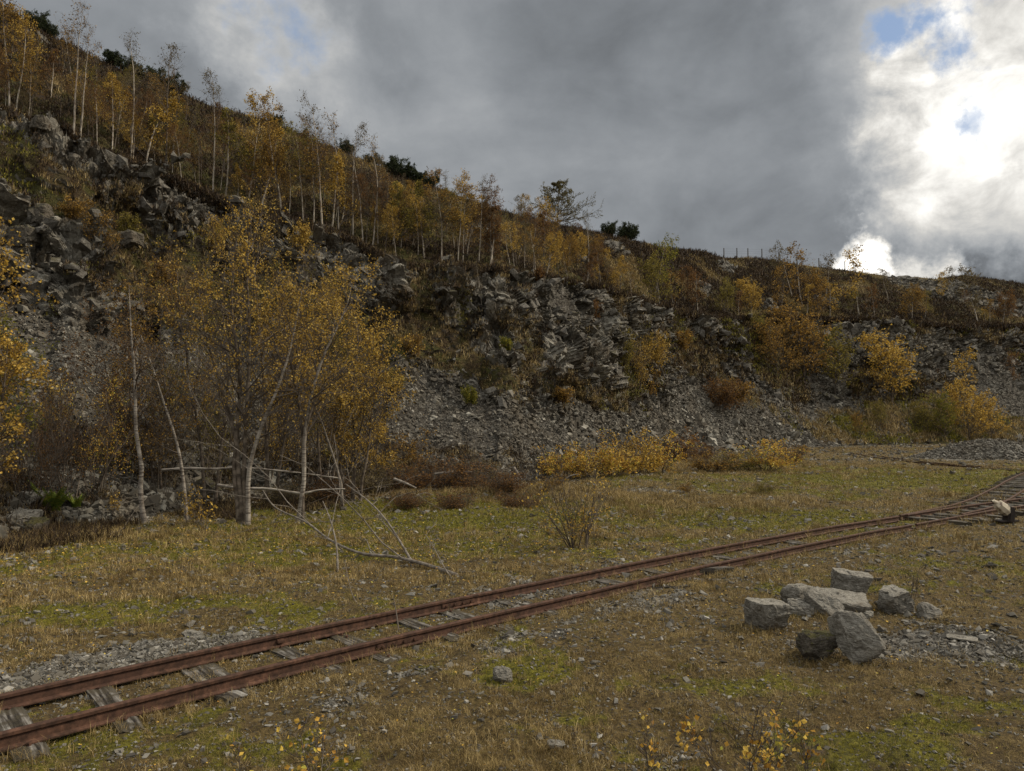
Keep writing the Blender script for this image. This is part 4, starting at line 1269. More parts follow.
big = [(805, 392, 78, 'ochre', 'FB', 'big bushy ochre tree on the far slope below the bench'), (778, 380, 52, 'ochre', 'FB', 'ochre tree joined to the left of the big bushy one'), (835, 400, 60, 'olive', 'FB', 'olive tree right of the big bushy ochre one'), (893, 408, 68, 'golden', 'FB', 'rounded yellow birch on the far slope'),
       (970, 442, 52, 'golden', 'FB', 'amber tree beside the gravel heap'), (945, 440, 40, 'lime', 'FB', 'yellow-green tree left of the gravel heap'), (925, 436, 30, 'olive', 'FB', 'dull olive bush at the foot of the far slope'), (992, 440, 40, 'golden', 'FB', 'golden tree behind the gravel heap at right'),
       (968, 408, 56, 'golden', 'far', 'slender tree with a small yellow top above the amber tree'), (1010, 392, 36, 'rust', 'far', 'rusty young birch at the right edge'), (860, 437, 20, 'ochre', 'FB', 'low ochre bush in the far corner of the grass'), (880, 430, 24, 'olive', 'FB', 'low olive bush on the mossy far slope'), (760, 350, 30, 'olive', 'FB', 'olive bush under the far lip')]
for i, (px, py, hh, lf, fam, lab) in enumerate(big):
    q = hit(px, py); q[2] = terrain_z(q[0], q[1])
    fam = 'farbush' if fam == 'FB' else fam
    v = i % len(FAM[fam])
    plant('birch_tree', lab, 'tree', proto(f'{fam}_{v}', FAM[fam][v]), q, lf, i * 2.1, hh / F * q[1] / FH[fam], 'trees on the far slope', DARKBARK if fam == 'farbush' else BIRCH)

# near sprigs along the bottom edge
def sprig(label, px, py, hpx, seed, **kw):
    q = on_plane(px, py); q[2] = terrain_z(q[0], q[1])
    hh = hpx / F * q[1]
    a = dict(Hh=hh, stems=3, spread=.35, n1=5, n2=3, nl=2, leaf=.026, keep=.5, r=.004)
    a.update(kw)
    t = plant('birch_sapling', label, 'sapling', plant_meshes('sapling', shrub_data(seed, **a)), q, 'amber', 0, 1.0, 'birch saplings along the near edge', DARKBARK, 'stems', 'foliage')
    return t
sprig('spreading birch sapling with yellow leaves at the bottom right', 752, 790, 105, 501, stems=5, spread=.8, n1=7, n2=4, nl=3)
sprig('thin upright sapling with orange leaves at the bottom centre', 655, 785, 65, 502, stems=2, spread=.3)
sprig('tiny bright yellow birch sapling at the bottom left', 318, 790, 62, 503, stems=3, spread=.55, n1=5, nl=3)
sprig('pale green seedling at the bottom edge left of the yellow sapling', 238, 775, 36, 504, stems=1, spread=.2, n1=4)
sprig('leafless brown seedling behind the far boulders', 908, 602, 42, 505, stems=3, spread=.5, keep=.1, nl=1)
sprig('yellow-leaved seedling at the bottom right of the spreading sapling', 812, 785, 45, 506, stems=2, spread=.5)

# ferns
def fern(label, px, py, hpx, seed, nfr=13):
    g = np.random.default_rng(seed)
    q = hit(px, py); q[2] = terrain_z(q[0], q[1])
    Hh = hpx / F * q[1]
    th = g.uniform(0, 6.28, nfr)
    T = walk(np.zeros((nfr, 3)), np.stack([np.cos(th) * .55, np.sin(th) * .55, np.ones(nfr)], -1), Hh * g.uniform(.8, 1.2, nfr), 9, -.08, .03, g)
    RT = np.full((nfr, 9), .003)
    V1, F1 = tubes(T, RT, 3)
    t = thing('fern', label, 'fern', tuple(q))
    idx = np.repeat(np.arange(nfr), 44)
    tt = np.tile(np.repeat(np.linspace(.12, .98, 22), 2), nfr)
    pos, tan = sample(T[idx], tt)
    side = np.tile([1, -1], len(idx) // 2)[:, None] * unit(np.cross(tan, [[0, 0, 1.]]))
    L = (Hh * .24 * (1.05 - tt))[:, None]
    w = tan * Hh * .022
    dn = np.array([0, 0, -.25])
    V = np.stack([pos - w, pos + w, pos + (side + dn) * L + w * .4, pos + (side + dn) * L - w * .4], 1).reshape(-1, 3)
    me = make_mesh('fronds', np.vstack([V1, V]), [(F1, 0), (np.arange(len(V)).reshape(-1, 4) + len(V1), 0)])
    link('fronds', me, LEAF['fern'], t)
fern('bright green fern clump in the shade at the left', 52, 512, 34, 601)
fern('smaller yellowing fern right of the bright green one', 76, 508, 18, 602)
fern('small green fern clump behind the yellow tree at the left edge', 6, 420, 22, 603)

# ------------------------------------------------------------------ fallen wood
def pole(name, label, pts3, r, m, cat, branches=0, seed=0, sides=8, blen=.35, parent=None):
    g = np.random.default_rng(seed)
    C3 = catmull(np.array(pts3), 8)
    base = C3[0].copy()
    T = (C3 - base)[None]
    RT = np.linspace(r, r * .45, T.shape[1])[None] * g.uniform(.9, 1.1, (1, T.shape[1]))
    V, f = tubes(T, RT, sides)
    # close both ends
    capa = len(V); V = np.vstack([V, T[0, 0], T[0, -1]])
    n = T.shape[1]
    ca = np.array([[capa, (j + 1) % sides, j] for j in range(sides)])
    cb = np.array([[capa + 1, (n - 1) * sides + j, (n - 1) * sides + (j + 1) % sides] for j in range(sides)])
    me = make_mesh(name, V, [(f, 0), (ca, 0), (cb, 0)], smooth_shade=True)
    if branches:
        t = thing(name, label, cat, tuple(base))
        link('stem', me, m, t)
        B1, R1 = grow(T, RT, branches, .25, .98, lambda tt, p: p * blen, 45, 7, -.04, .16, .55, g)
        B2, R2 = grow(B1, R1, 3, .2, .95, lambda tt, p: p * .5, 40, 5, -.03, .14, .6, g)
        B3, R3 = grow(B2, R2, 2, .2, .95, lambda tt, p: p * .5, 40, 4, .0, .14, .6, g)
        V, f = join([tubes(B1, np.maximum(R1, .003), 5), tubes(B2, np.maximum(R2, .002), 4), tubes(B3, np.maximum(R3, .0015), 3)])
        link('twigs', make_mesh('twigs', V, [(f, 0)]), m, t)
        return t
    o = link(name, me, m, None, tuple(base))
    return tag(o, label, cat)
def gp(px, py, h):
    q = on_plane(px, py); q[2] = terrain_z(q[0], q[1]) + h
    return q
pole('fallen_branch', 'large bare fallen branch with spreading forks on the grass before the birches', [gp(457, 577, .02), gp(430, 570, .04), gp(395, 565, .07), gp(360, 562, .10), gp(330, 552, .16), gp(305, 545, .3), gp(275, 535, .42), gp(262, 522, .5)], .022, DEADWOOD, 'branch', 9, 700, blen=.5)
pole('fallen_branch', 'second grey branch arching from the fallen branch towards the scree', [gp(412, 566, .03), gp(400, 560, .2), gp(385, 556, .42), gp(368, 550, .62), gp(345, 545, .8)], .016, DEADWOOD, 'branch', 5, 701, blen=.4)
pole('fallen_branch', 'short upright broken branch sticking out of the fallen branch', [gp(338, 572, -.02), gp(336, 568, .25), gp(330, 564, .5), gp(322, 560, .7)], .013, DEADWOOD, 'branch', 3, 702)
pole('fallen_twig', 'thin crooked twig at the right end of the fallen branch', [gp(452, 580, 0), gp(445, 574, .05), gp(432, 565, .22), gp(425, 560, .3)], .008, DEADWOOD, 'twig', 3, 703)
pole('dead_stick', 'dry stick poking up between the near rails', [gp(399, 631, 0), gp(396, 626, .12), gp(393, 622, .22)], .006, TWIG, 'stick')
pole('dead_stick', 'thin dry stalk on the grass before the far rail left of the rail joint', [gp(362, 612, 0), gp(352, 600, .05), gp(345, 590, .22)], .004, DEADWOOD, 'stick')
pole('birch_log', 'upper fallen white birch log behind the white-stemmed clump', [at_depth(162, 470, 13.3), at_depth(190, 468.5, 13.2), at_depth(215, 469, 13.1), at_depth(235, 467.5, 13.1), at_depth(260, 469, 13.0), at_depth(300, 473, 12.9), at_depth(338, 478, 12.9)], .027, BIRCH, 'log')
pole('birch_log', 'lower fallen white birch log behind the white-stemmed clump', [at_depth(218, 485, 12.7), at_depth(240, 488, 12.6), at_depth(270, 489, 12.6), at_depth(300, 493, 12.6), at_depth(320, 490, 12.7), at_depth(345, 489, 12.7)], .028, BIRCH, 'log')
pole('birch_log', 'bright white birch log lying on the brown mounds before the scree', [at_depth(434, 474, 16.0), at_depth(452, 472, 16.0), at_depth(472, 472, 16.0)], .03, BIRCH, 'log')
pole('birch_log', 'short pale log right of the dense golden birch', [at_depth(394, 479, 15.2), at_depth(405, 483, 15.1), at_depth(416, 488, 15.0)], .035, BIRCH, 'log')
pole('birch_log', 'small pale log tilted beside the grey rock at the scree foot', [at_depth(514, 468, 17.6), at_depth(518, 474, 17.5), at_depth(522, 480, 17.4)], .04, DEADWOOD, 'log')
pole('dead_branch', 'white forked branch on the bushes left of the tall amber bush', [at_depth(563, 481, 18.0), at_depth(570, 476, 18.0), at_depth(579, 474, 18.0)], .02, BIRCH, 'branch')
pole('dead_branch', 'crooked pale branch in the heather right of the thicket', [gp(402, 508, 0), at_depth(412, 498, 14.0), at_depth(424, 493, 14.1), at_depth(433, 495, 14.2)], .016, DEADWOOD, 'branch', 2, 705)
# ------------------------------------------------------------------ track
RAIL_PROF = np.array([(-.034, 0), (.034, 0), (.034, .007), (.008, .016), (.006, .055), (.018, .064), (.019, .080), (.015, .085), (-.015, .085), (-.019, .080), (-.018, .064), (-.006, .055), (-.008, .016), (-.034, .007)])
def offset_line(C2, s):
    d = np.gradient(C2, axis=0); d /= np.linalg.norm(d, axis=1)[:, None]
    return C2 + np.stack([-d[:, 1], d[:, 0]], -1) * s
def sweep(L3, prof):
    d = np.gradient(L3, axis=0); d[:, 2] = 0; d = unit(d)
    s = np.stack([-d[:, 1], d[:, 0], 0 * d[:, 0]], -1)
    n, m_ = len(L3), len(prof)
    V = L3[:, None, :] + s[:, None, :] * prof[None, :, 0:1] + np.array([0, 0, 1.])[None, None, :] * prof[None, :, 1:2]
    i = np.arange(n - 1)[:, None]; j = np.arange(m_)[None, :]
    q = np.stack([i * m_ + j, i * m_ + (j + 1) % m_, (i + 1) * m_ + (j + 1) % m_, (i + 1) * m_ + j], -1).reshape(-1, 4)
    caps = np.array([np.arange(m_), np.arange(m_)[::-1] + (n - 1) * m_])
    return V.reshape(-1, 3), [(q, 0), (caps, 0)]
def to3(C2, z):
    wz = fbm2(C2[:, 0], C2[:, 1], .45, 2, 15) * .012
    return np.stack([C2[:, 0], C2[:, 1], z + wz], -1)
def lattice(lx, ly, lz, nx, ny, nz):
    """closed box surface with a regular grid, centred on x,y, standing on z=0"""
    bm = bmesh.new()
    def face(o, a, b_, na, nb_):
        vs_ = [[bm.verts.new(o + a * (i / na) + b_ * (j / nb_)) for j in range(nb_ + 1)] for i in range(na + 1)]
        for i in range(na):
            for j in range(nb_):
                bm.faces.new((vs_[i][j], vs_[i + 1][j], vs_[i + 1][j + 1], vs_[i][j + 1]))
    x, y, z = Vector((lx, 0, 0)), Vector((0, ly, 0)), Vector((0, 0, lz)); o = Vector((-lx / 2, -ly / 2, 0))
    face(o + z, x, y, nx, ny); face(o, y, x, ny, nx); face(o, x, z, nx, nz); face(o + y, z, x, nz, nx); face(o, z, y, nz, ny); face(o + x, y, z, ny, nz)
    bmesh.ops.remove_doubles(bm, verts=bm.verts, dist=1e-5)
    me = bpy.data.meshes.new('tmp'); bm.to_mesh(me); bm.free()
    return me
def coords(me):
    a = np.empty(len(me.vertices) * 3, np.float32); me.vertices.foreach_get('co', a); return a.reshape(-1, 3).astype(float)
def setco(me, V):
    me.vertices.foreach_set('co', np.ascontiguousarray(V, dtype=np.float32).ravel()); me.update()

def sleeper_mesh(seed, L=1.02, wd=.17, hh=.09, ragged=.05):
    me = lattice(L, wd, hh, 40, 9, 4); V = coords(me)
    s = seed * 5.3
    G2 = np.stack([V[:, 0] * .9, V[:, 1] * 28, V[:, 2] * 25], -1) + s
    top = V[:, 2] > hh * .9
    V[:, 2] -= np.where(top, (fbm(G2, 1.0, 3, 7) * .5 + .5) ** 1.6 * .022, 0)
    V[:, 2] += fbm(np.stack([V[:, 0] * 3 + s, V[:, 1] * 4, 0 * V[:, 0]], -1), 1, 2, 8) * .008
    V[:, 1] += fbm(np.stack([V[:, 0] * 2.4 + s, np.sign(V[:, 1]) * 3, 0 * V[:, 0]], -1), 1, 3, 9) * .018
    e = smooth(L * .5 - .10, L * .5, np.abs(V[:, 0]))
    V[:, 0] -= np.sign(V[:, 0]) * e * ragged * (fbm(np.stack([V[:, 1] * 30 + s, np.sign(V[:, 0]) * 5, V[:, 2] * 20], -1), 1, 2, 10) + .7)
    V[:, 2] -= e * .008
    setco(me, V)
    return me
SLP = [sleeper_mesh(i, wd=w_, hh=.09) for i, w_ in enumerate([.17, .15, .19, .16])]

def track(name, label, C2, rails, sleepers, plates=(), spikes=True, rail_z=0.0):
    base = np.array([C2[len(C2) // 2, 0], C2[len(C2) // 2, 1], 0.0])
    t = thing(name, label, 'railway track', tuple(base))
    rail_objs = []
    for line, z in rails:
        L3 = to3(line, z) - base
        V, fg = sweep(L3, RAIL_PROF)
        rail_objs.append(link('rail', make_mesh('rail', V, fg), RUST, t))
    for i, (x, y, ang, sc, lat, dz) in enumerate(sleepers):
        src = SLP[i % 4]
        me = src if src.users == 0 or True else src
        if not me.materials:
            me.materials.append(SLEEPER)
        o = bpy.data.objects.new('sleeper', me); COL.objects.link(o); o.parent = t
        o.location = (x - base[0], y - base[1], dz - .085)
        o.rotation_euler = (random.uniform(-.03, .03), random.uniform(-.012, .012), ang)
        o.scale = (sc, lat, 1)
    return t, rail_objs, base

def along(C2, s0, step_list):
    """points/normals at arc positions"""
    s = np.r_[0, np.cumsum(np.linalg.norm(np.diff(C2, axis=0), axis=1))]
    d = unit(np.gradient(C2, axis=0))
    out = []
    for t in step_list:
        out.append((np.interp(t, s, C2[:, 0]), np.interp(t, s, C2[:, 1]), math.atan2(np.interp(t, s, d[:, 1]), np.interp(t, s, d[:, 0]))))
    return out
def arc_of(C2, q):
    s = np.r_[0, np.cumsum(np.linalg.norm(np.diff(C2, axis=0), axis=1))]
    return s[np.argmin(np.linalg.norm(C2 - q[:2], axis=1))]
# where the sleepers are seen (pixel of the middle between the rails)
seen = [(8, 733), (118, 698), (205, 675), (283, 653), (347, 636), (405, 623), (449, 613), (512, 601), (608, 580), (652, 571), (700, 562), (722, 557)]
s_seen = [arc_of(main_c, on_plane(px, py, .0)) for px, py in seen]
sl_ = []
for i, s in enumerate(s_seen):
    x, y, a = along(main_c, 0, [s])[0]
    ex = random.uniform(-.05, .1)
    nrm = (math.sin(a), -math.cos(a))      # towards the near side
    sl_.append((x + nrm[0] * ex, y + nrm[1] * ex, a + math.pi / 2 + random.uniform(-.07, .07), random.uniform(.93, 1.06), random.uniform(.85, 1.15), random.uniform(.005, .014)))
s = s_seen[-1] + .55
s_end = arc_of(main_c, on_plane(905, 521, .0))
while s < s_end:
    x, y, a = along(main_c, 0, [s])[0]
    sl_.append((x, y, a + math.pi / 2 + random.uniform(-.05, .05), random.uniform(.8, 1.0), random.uniform(.8, 1.05), random.uniform(-.03, .006)))
    s += random.uniform(.5, .62)
s = s_seen[0] - .6
for _ in range(6):
    x, y, a = along(main_c, 0, [s])[0]
    sl_.append((x, y, a + math.pi / 2, 1, 1, .008)); s -= .57
lineF = offset_line(main_c, G); lineN = offset_line(main_c, -G)
# the main rails stop where the points begin: far rail joins the diverging stock rail
sF = arc_of(lineF, np.append(div_far[0], 0)); cumF = np.r_[0, np.cumsum(np.linalg.norm(np.diff(lineF, axis=0), axis=1))]
farA = lineF[cumF <= sF - .02]
s_pts = arc_of(main_c, on_plane(905, 521, .0)); cumC = np.r_[0, np.cumsum(np.linalg.norm(np.diff(main_c, axis=0), axis=1))]
cumN = np.r_[0, np.cumsum(np.linalg.norm(np.diff(lineN, axis=0), axis=1))]
sN = arc_of(lineN, on_plane(907, 524, .085))
nearA = lineN[cumN <= sN]; nearB = lineN[cumN > sN]
t_main, robj, tb = track('railway_track', 'rusty narrow-gauge railway track with grey sleepers crossing the clearing from the lower left', main_c, [(farA, 0.002), (nearA, 0.002)], sl_)
def fishplate(rail, line, q, side, base, seedlen=.36):
    s0 = arc_of(line, q)
    for sd in (-1, 1):
        pts_ = along(line, 0, list(np.linspace(s0 - seedlen / 2, s0 + seedlen / 2, 5)))
        L3 = np.array([(x, y, 0) for x, y, a in pts_])
        L3 = to3(L3[:, :2], .002) - base
        pr = np.array([(.007, .018), (.016, .020), (.016, .054), (.0065, .053)]) * [sd, 1]
        if sd < 0: pr = pr[::-1]
        V, fg = sweep(L3, pr)
        p_ = link('fishplate', make_mesh('fishplate', V, fg), RUST, rail)
        for u in (.12, .37, .63, .88):
            c_ = L3[0] + (L3[-1] - L3[0]) * u
            d_ = unit(L3[-1] - L3[0]); nn_ = np.array([-d_[1], d_[0], 0]) * sd
            V, f = tubes(np.array([[c_ + nn_ * .014 + [0, 0, .036], c_ + nn_ * .030 + [0, 0, .036], c_ + nn_ * .031 + [0, 0, .036]]]), np.array([[.011, .011, .001]]), 6)
            link('bolt', make_mesh('bolt', V, [(f, 0)]), RUST, p_)
fishplate(robj[0], farA, on_plane(457, 600, .06), 1, tb)
fishplate(robj[1], nearA, on_plane(402, 640, .06), 1, tb)
fishplate(robj[0], farA, on_plane(283, 637, .06), 1, tb, .05)
# spikes holding the rails
spk = []
for (x, y, a, sc, lat, dz) in sl_:
    for s_ in (-1, 1):
        for q_ in (-1, 1):
            c_ = np.array([x, y, 0]) + np.array([math.cos(a), math.sin(a), 0]) * (s_ * (G) + q_ * .042) - tb
            spk.append(tubes(np.array([[c_ + [0, 0, -.01], c_ + [0, 0, .020], c_ + [0, 0, .021]]]), np.array([[.011, .012, .001]]), 5))
# (the spikes of one track are one small repeated pattern)
V, f = join(spk)
o_ = link('rail_spikes', make_mesh('rail_spikes', V, [(f, 0)]), RUST, t_main); o_['kind'] = 'stuff'

# ---- the points at the right
dF = resample(div_far, .12)
dcen = offset_line(dF, -G); dN = offset_line(dF, -2 * G)
bladeS = lineF[(cumF > sF + .15)]
bladeS = bladeS + (np.stack([np.sin(0 * bladeS[:, 0]), 0 * bladeS[:, 0]], -1))
# curved blade starts beside the near rail and springs away
kk = dN[8:]
sl2 = []
pc = nearB + (lineF[cumF > sN][:len(nearB)] - nearB) * .5 if False else main_c[cumC > s_pts]
cumP = np.r_[0, np.cumsum(np.linalg.norm(np.diff(pc, axis=0), axis=1))]
s = .1
while s < min(cumP[-1], 9):
    x, y, a = along(pc, 0, [s])[0]
    sl2.append((x, y, a + math.pi / 2 + random.uniform(-.04, .04), 1.25 if s < 3.6 else 1.05, 1.0, random.uniform(.035, .05)))
    s += .46
dl = dcen; cumD = np.r_[0, np.cumsum(np.linalg.norm(np.diff(dl, axis=0), axis=1))]
s = 2.6
while s < cumD[-1]:
    x, y, a = along(dl, 0, [s])[0]
    sl2.append((x, y, a + math.pi / 2 + random.uniform(-.04, .04), 1.15, 1.0, random.uniform(.035, .055)))
    s += .44
t_pts, robj2, pb = track('railway_points', 'rusty railway points where the track splits in two at the right edge', pc, [(dF, .003), (nearB, .002), (bladeS, .003), (kk, .004)], sl2)
# ---- half-buried siding at the back
bc = resample(back_c, .3)
sl3 = [(x, y, a + math.pi / 2, 1.0, 1.0, .0) for x, y, a in along(bc, 0, list(np.arange(1, 30, 1.1)))]
track('railway_siding', 'dark half-buried railway siding crossing the grass in front of the gravel heap', bc, [(offset_line(bc, G), -.035), (offset_line(bc, -G), -.03)], sl3)

# ---- point lever with its white weight
q = on_plane(1006, 522); q[2] = terrain_z(q[0], q[1])
lev = thing('point_lever', 'black cast-iron point lever with a chunky white weight beside the points', 'point lever', tuple(q))
def box_part(name, size, loc, m, parent, rot=(0, 0, 0), bev=.01):
    bm = bmesh.new(); bmesh.ops.create_cube(bm, size=1)
    for v in bm.verts:
        v.co = Vector((v.co.x * size[0], v.co.y * size[1], v.co.z * size[2]))
    bmesh.ops.bevel(bm, geom=bm.edges[:], offset=bev, segments=2, affect='EDGES')
    bmesh.ops.rotate(bm, verts=bm.verts, matrix=Euler(rot).to_matrix(), cent=(0, 0, 0))
    bmesh.ops.translate(bm, verts=bm.verts, vec=loc)
    me = bpy.data.meshes.new(name); bm.to_mesh(me); bm.free()
    return link(name, me, m, parent)
box_part('base_plate', (.42, .16, .03), (0, 0, .03), IRON, lev, (0, 0, .3))
box_part('stand', (.12, .16, .26), (.05, 0, .13), IRON, lev, (0, .12, .2), .02)
V, f = tubes(np.array([[(.05, 0, .12), (-.05, 0, .2), (-.14, -.01, .30), (-.24, -.02, .355)]]), np.array([[.016, .016, .015, .012]]), 8)
link('lever_arm', make_mesh('lever_arm', V, [(f, 0)], smooth_shade=True), IRON, lev)
# the weight: a faceted drum on a slant
g = np.random.default_rng(5)
T = np.array([[(-.16, -.01, .325), (-.13, -.01, .30), (-.03, 0, .22), (.03, 0, .17), (.04, 0, .165)]])
V, f = tubes(T, np.array([[.035, .085, .10, .08, .01]]), 8)
link('weight', make_mesh('weight', V, [(f, 0)]), WHITEPAINT, lev)
V, f = tubes(np.array([[(-.24, -.02, .355), (-.2, -.01, .35), (-.15, -.01, .325)]]), np.array([[.012, .03, .036]]), 8)
link('handle', make_mesh('handle', V, [(f, 0)]), WHITEPAINT, lev)

# ---- loose timber
def plank(label, px, py, L, wd, hh, ang, seed, dz=.0, name='plank', tilt=0.0):
    q = on_plane(px, py); q[2] = terrain_z(q[0], q[1]) + dz
    o = link(name, sleeper_mesh(50 + seed, L, wd, hh, .04), SLEEPER, None, tuple(q))
    o.rotation_euler = (0, tilt, ang)
    return tag(o, label, name)
plank('pale grey splintered stick lying beside the near rail', 667, 588, .62, .035, .02, .18, 1, .0, 'stick')
plank('dark-ended grey timber offcut against the near rail left of the boulders', 716, 573, .5, .10, .07, .30, 2, .0, 'timber')
plank('long black-edged old timber in front of the point lever', 1000, 531, 1.1, .10, .03, -.30, 3, -.015, 'timber')
plank('pale grey split timber left of the point lever', 968, 520, .9, .12, .03, -.1, 4, -.01, 'timber')
plank('second pale timber between the near rail and the point lever', 985, 522, .8, .07, .035, .35, 5, .0, 'timber')
plank('broken sleeper end lying loose by the near rail at lower left', 231, 697, .20, .10, .04, -.5, 6, -.01, 'wood_fragment')
plank('second broken sleeper piece by the near rail at lower left', 250, 692, .17, .05, .03, -.3, 7, -.01, 'wood_fragment')

# ------------------------------------------------------------------ boulders
def boulder_mesh(seed, dims, cuts=8, blocky=.5, lay=.0, detail=5, rough=.02, planes=()):
    bm = bmesh.new(); bmesh.ops.create_icosphere(bm, subdivisions=detail, radius=1)
    me = bpy.data.meshes.new('boulder'); bm.to_mesh(me); bm.free()
    V = coords(me); g = np.random.default_rng(seed)
    p_ = 2 + blocky * 10
    V = V / (np.abs(V) ** p_).sum(1)[:, None] ** (1 / p_)
    pl = [(unit(g.normal(0, 1, 3)), g.uniform(.72, 1.0)) for _ in range(cuts)] + [(unit(np.array(n_, float)), d_) for n_, d_ in planes]
    for _ in range(2):
        for n_, d_ in pl:
            e = V @ n_ - d_
            V -= np.maximum(e, 0)[:, None] * n_
    V = V * np.array(dims) / 2
    s = max(dims)
    nn = unit(V)
    V += nn * (fbm(V + seed, 2.2 / s, 3, 3) * s * rough + (facets(V + seed, s * .22, 30 + seed, .9, .6) * .22 + facets(V + seed, s * .08, 60 + seed, .9, .6) * .25) * (.85 if blocky > .65 else 1.1) + fbm(V + seed, 18 / s, 3, 4) * s * rough * .5)[:, None]
    if lay:
        sw = np.abs(np.sin((V[:, 1] * .8 + V[:, 0] * .5 + fbm(V, 5, 2, 6) * .02) * 95)) ** 3
        V += nn * (sw * lay)[:, None]
    setco(me, V)
    return me
def boulder(label, px, py, dims, rot, seed, m=None, sink=.15, h=None, name='boulder', group=None, **kw):
    q = on_plane(px, py)
    z0 = terrain_z(q[0], q[1])
    me = boulder_mesh(seed, dims, **kw)
    Rm = np.array(Euler(rot).to_matrix())
    V = coords(me) @ Rm.T
    V[:, 2] -= V[:, 2].min() + dims[2] * sink
    setco(me, V)
    o = link(name, me, m or ROCK, None, (q[0], q[1], z0))
    return tag(o, label, 'rock', group)
GB = 'boulders heaped on the grass'
boulder('flat-topped squared boulder at the left end of the boulder group', 767, 628, (.27, .25, .25), (.03, .06, .25), 11, blocky=.9, cuts=0, sink=.14, planes=[((0, .05, 1), .82), ((-1, -.3, -.35), .85), ((.2, -1, -.5), .85)], group=GB)
boulder('rounded grey boulder behind the flat-topped one', 797, 607, (.26, .22, .22), (0, .1, .6), 12, blocky=.5, cuts=6, sink=.25, group=GB)
boulder('pale low stone tucked between the flat-topped boulder and the slabs', 802, 615, (.24, .18, .15), (0, .1, -.2), 13, blocky=.6, cuts=5, sink=.3, group=GB)
boulder('pale slab sloping down to the left in the middle of the group', 824, 616, (.28, .16, .12), (.3, .48, -.75), 14, blocky=.8, cuts=3, sink=.1, lay=.003, group=GB)
boulder('wide pale flat slab in the middle of the group', 841, 610, (.42, .28, .09), (.22, .14, -.25), 15, blocky=.8, cuts=3, sink=.0, lay=.003, group=GB)
boulder('farthest squared boulder with a light flat top', 853, 595, (.34, .24, .22), (.04, .13, -.12), 16, blocky=.9, cuts=0, sink=.14, planes=[((0, 0, 1), .85), ((1, -.3, -.2), .85)], group=GB)
boulder('brown rounded boulder right of the slabs', 896, 612, (.30, .26, .25), (.1, -.1, .2), 17, blocky=.3, cuts=12, sink=.1, group=GB)
boulder('small round stone at the right end of the boulder group', 930, 617, (.19, .17, .15), (0, .1, .2), 18, blocky=.25, cuts=9, sink=.1, group=GB)
boulder('tall split boulder leaning on end at the front of the group', 855, 660, (.24, .17, .34), (-.22, -.62, -.35), 19, blocky=.85, cuts=2, sink=.06, lay=.006, planes=[((.5, 0, 1), .9), ((-.6, -.5, .4), .85)], group=GB)
boulder('dark mossy boulder left of the leaning split boulder', 816, 655, (.30, .24, .20), (0, .1, .3), 20, m=ROCK_MOSSY, blocky=.3, cuts=8, sink=.25, group=GB)
boulder('thin flat slate lying on the gravel right of the boulders', 962, 640, (.20, .12, .022), (.05, .03, -.5), 21, blocky=.6, cuts=3, sink=.1, rough=.006, name='slate_slab')
boulder('single grey stone alone on the grass below the rails', 503, 682, (.11, .09, .09), (.1, .1, .5), 22, blocky=.35, cuts=9, sink=.15, name='stone')
boulder('flat pale stone on the grass above the far rail at left', 193, 638, (.15, .09, .055), (0, .1, .1), 23, blocky=.35, cuts=6, sink=.25, name='stone')
boulder('small flat grey stone at the bottom centre', 556, 752, (.085, .05, .03), (0, .1, .1), 24, blocky=.35, cuts=6, sink=.25, name='stone')
boulder('grey slab set in the heather at the scree foot', 511, 492, (.60, .35, .30), (.05, .1, .1), 25, blocky=.6, cuts=6, sink=.3)
boulder('small stone between the rounded boulder and the round end stone', 868, 618, (.10, .08, .07), (0, 0, 1), 27, cuts=7, sink=.2, name='stone')
boulder('white chip of stone behind the leaning boulder', 869, 628, (.07, .05, .06), (0, 0.3, 1), 28, cuts=7, sink=.2, name='stone')
boulder('low grey stone behind the brown rounded boulder', 884, 607, (.14, .10, .07), (0, .1, .4), 29, cuts=7, sink=.3, name='stone')
def at_hit(label, px, py, wpx, hpx, seed, m=ROCK_MOSSY, **kw):
    q = hit(px, py); q[2] = terrain_z(q[0], q[1])
    s = q[1] / F
    me = boulder_mesh(seed, (wpx * s, wpx * s * .8, hpx * s), **kw)
    V = coords(me); V[:, 2] -= V[:, 2].min() + hpx * s * .42; setco(me, V)
    return tag(link('boulder', me, m, None, tuple(q)), label, 'rock')
at_hit('mossy domed boulder behind the fallen logs', 208, 497, 26, 30, 31, blocky=.2, cuts=8)
at_hit('dark boulder at the left edge below the fern', 32, 535, 34, 26, 32, blocky=.4, cuts=8)
at_hit('flat slab jutting from the rubble above the fern', 30, 498, 30, 12, 33, m=ROCK, blocky=.6, cuts=6)
at_hit('slanting slab in the rubble at the left edge', 18, 520, 36, 16, 34, m=ROCK, blocky=.6, cuts=6)
at_hit('broad grey slab face of rock in the upper left wall', 124, 246, 30, 18, 35, m=ROCK_MOSSY, blocky=.6, cuts=7)
at_hit('big weathered boulder high on the left slope', 38, 232, 24, 24, 36, m=ROCK_MOSSY, blocky=.3, cuts=8)
at_hit('second big boulder lower on the left slope', 24, 250, 26, 26, 37, m=ROCK_MOSSY, blocky=.35, cuts=8)
at_hit('weathered block on the lip of the rock wall at far left', 40, 146, 20, 14, 38, m=ROCK_MOSSY, blocky=.6, cuts=6)
at_hit('squared pale rock standing on the middle face', 612, 368, 10, 9, 39, m=ROCK, blocky=.8, cuts=2)
at_hit('rounded crag on the skyline at right', 906, 281, 20, 8, 40, m=ROCK, blocky=.4, cuts=8)

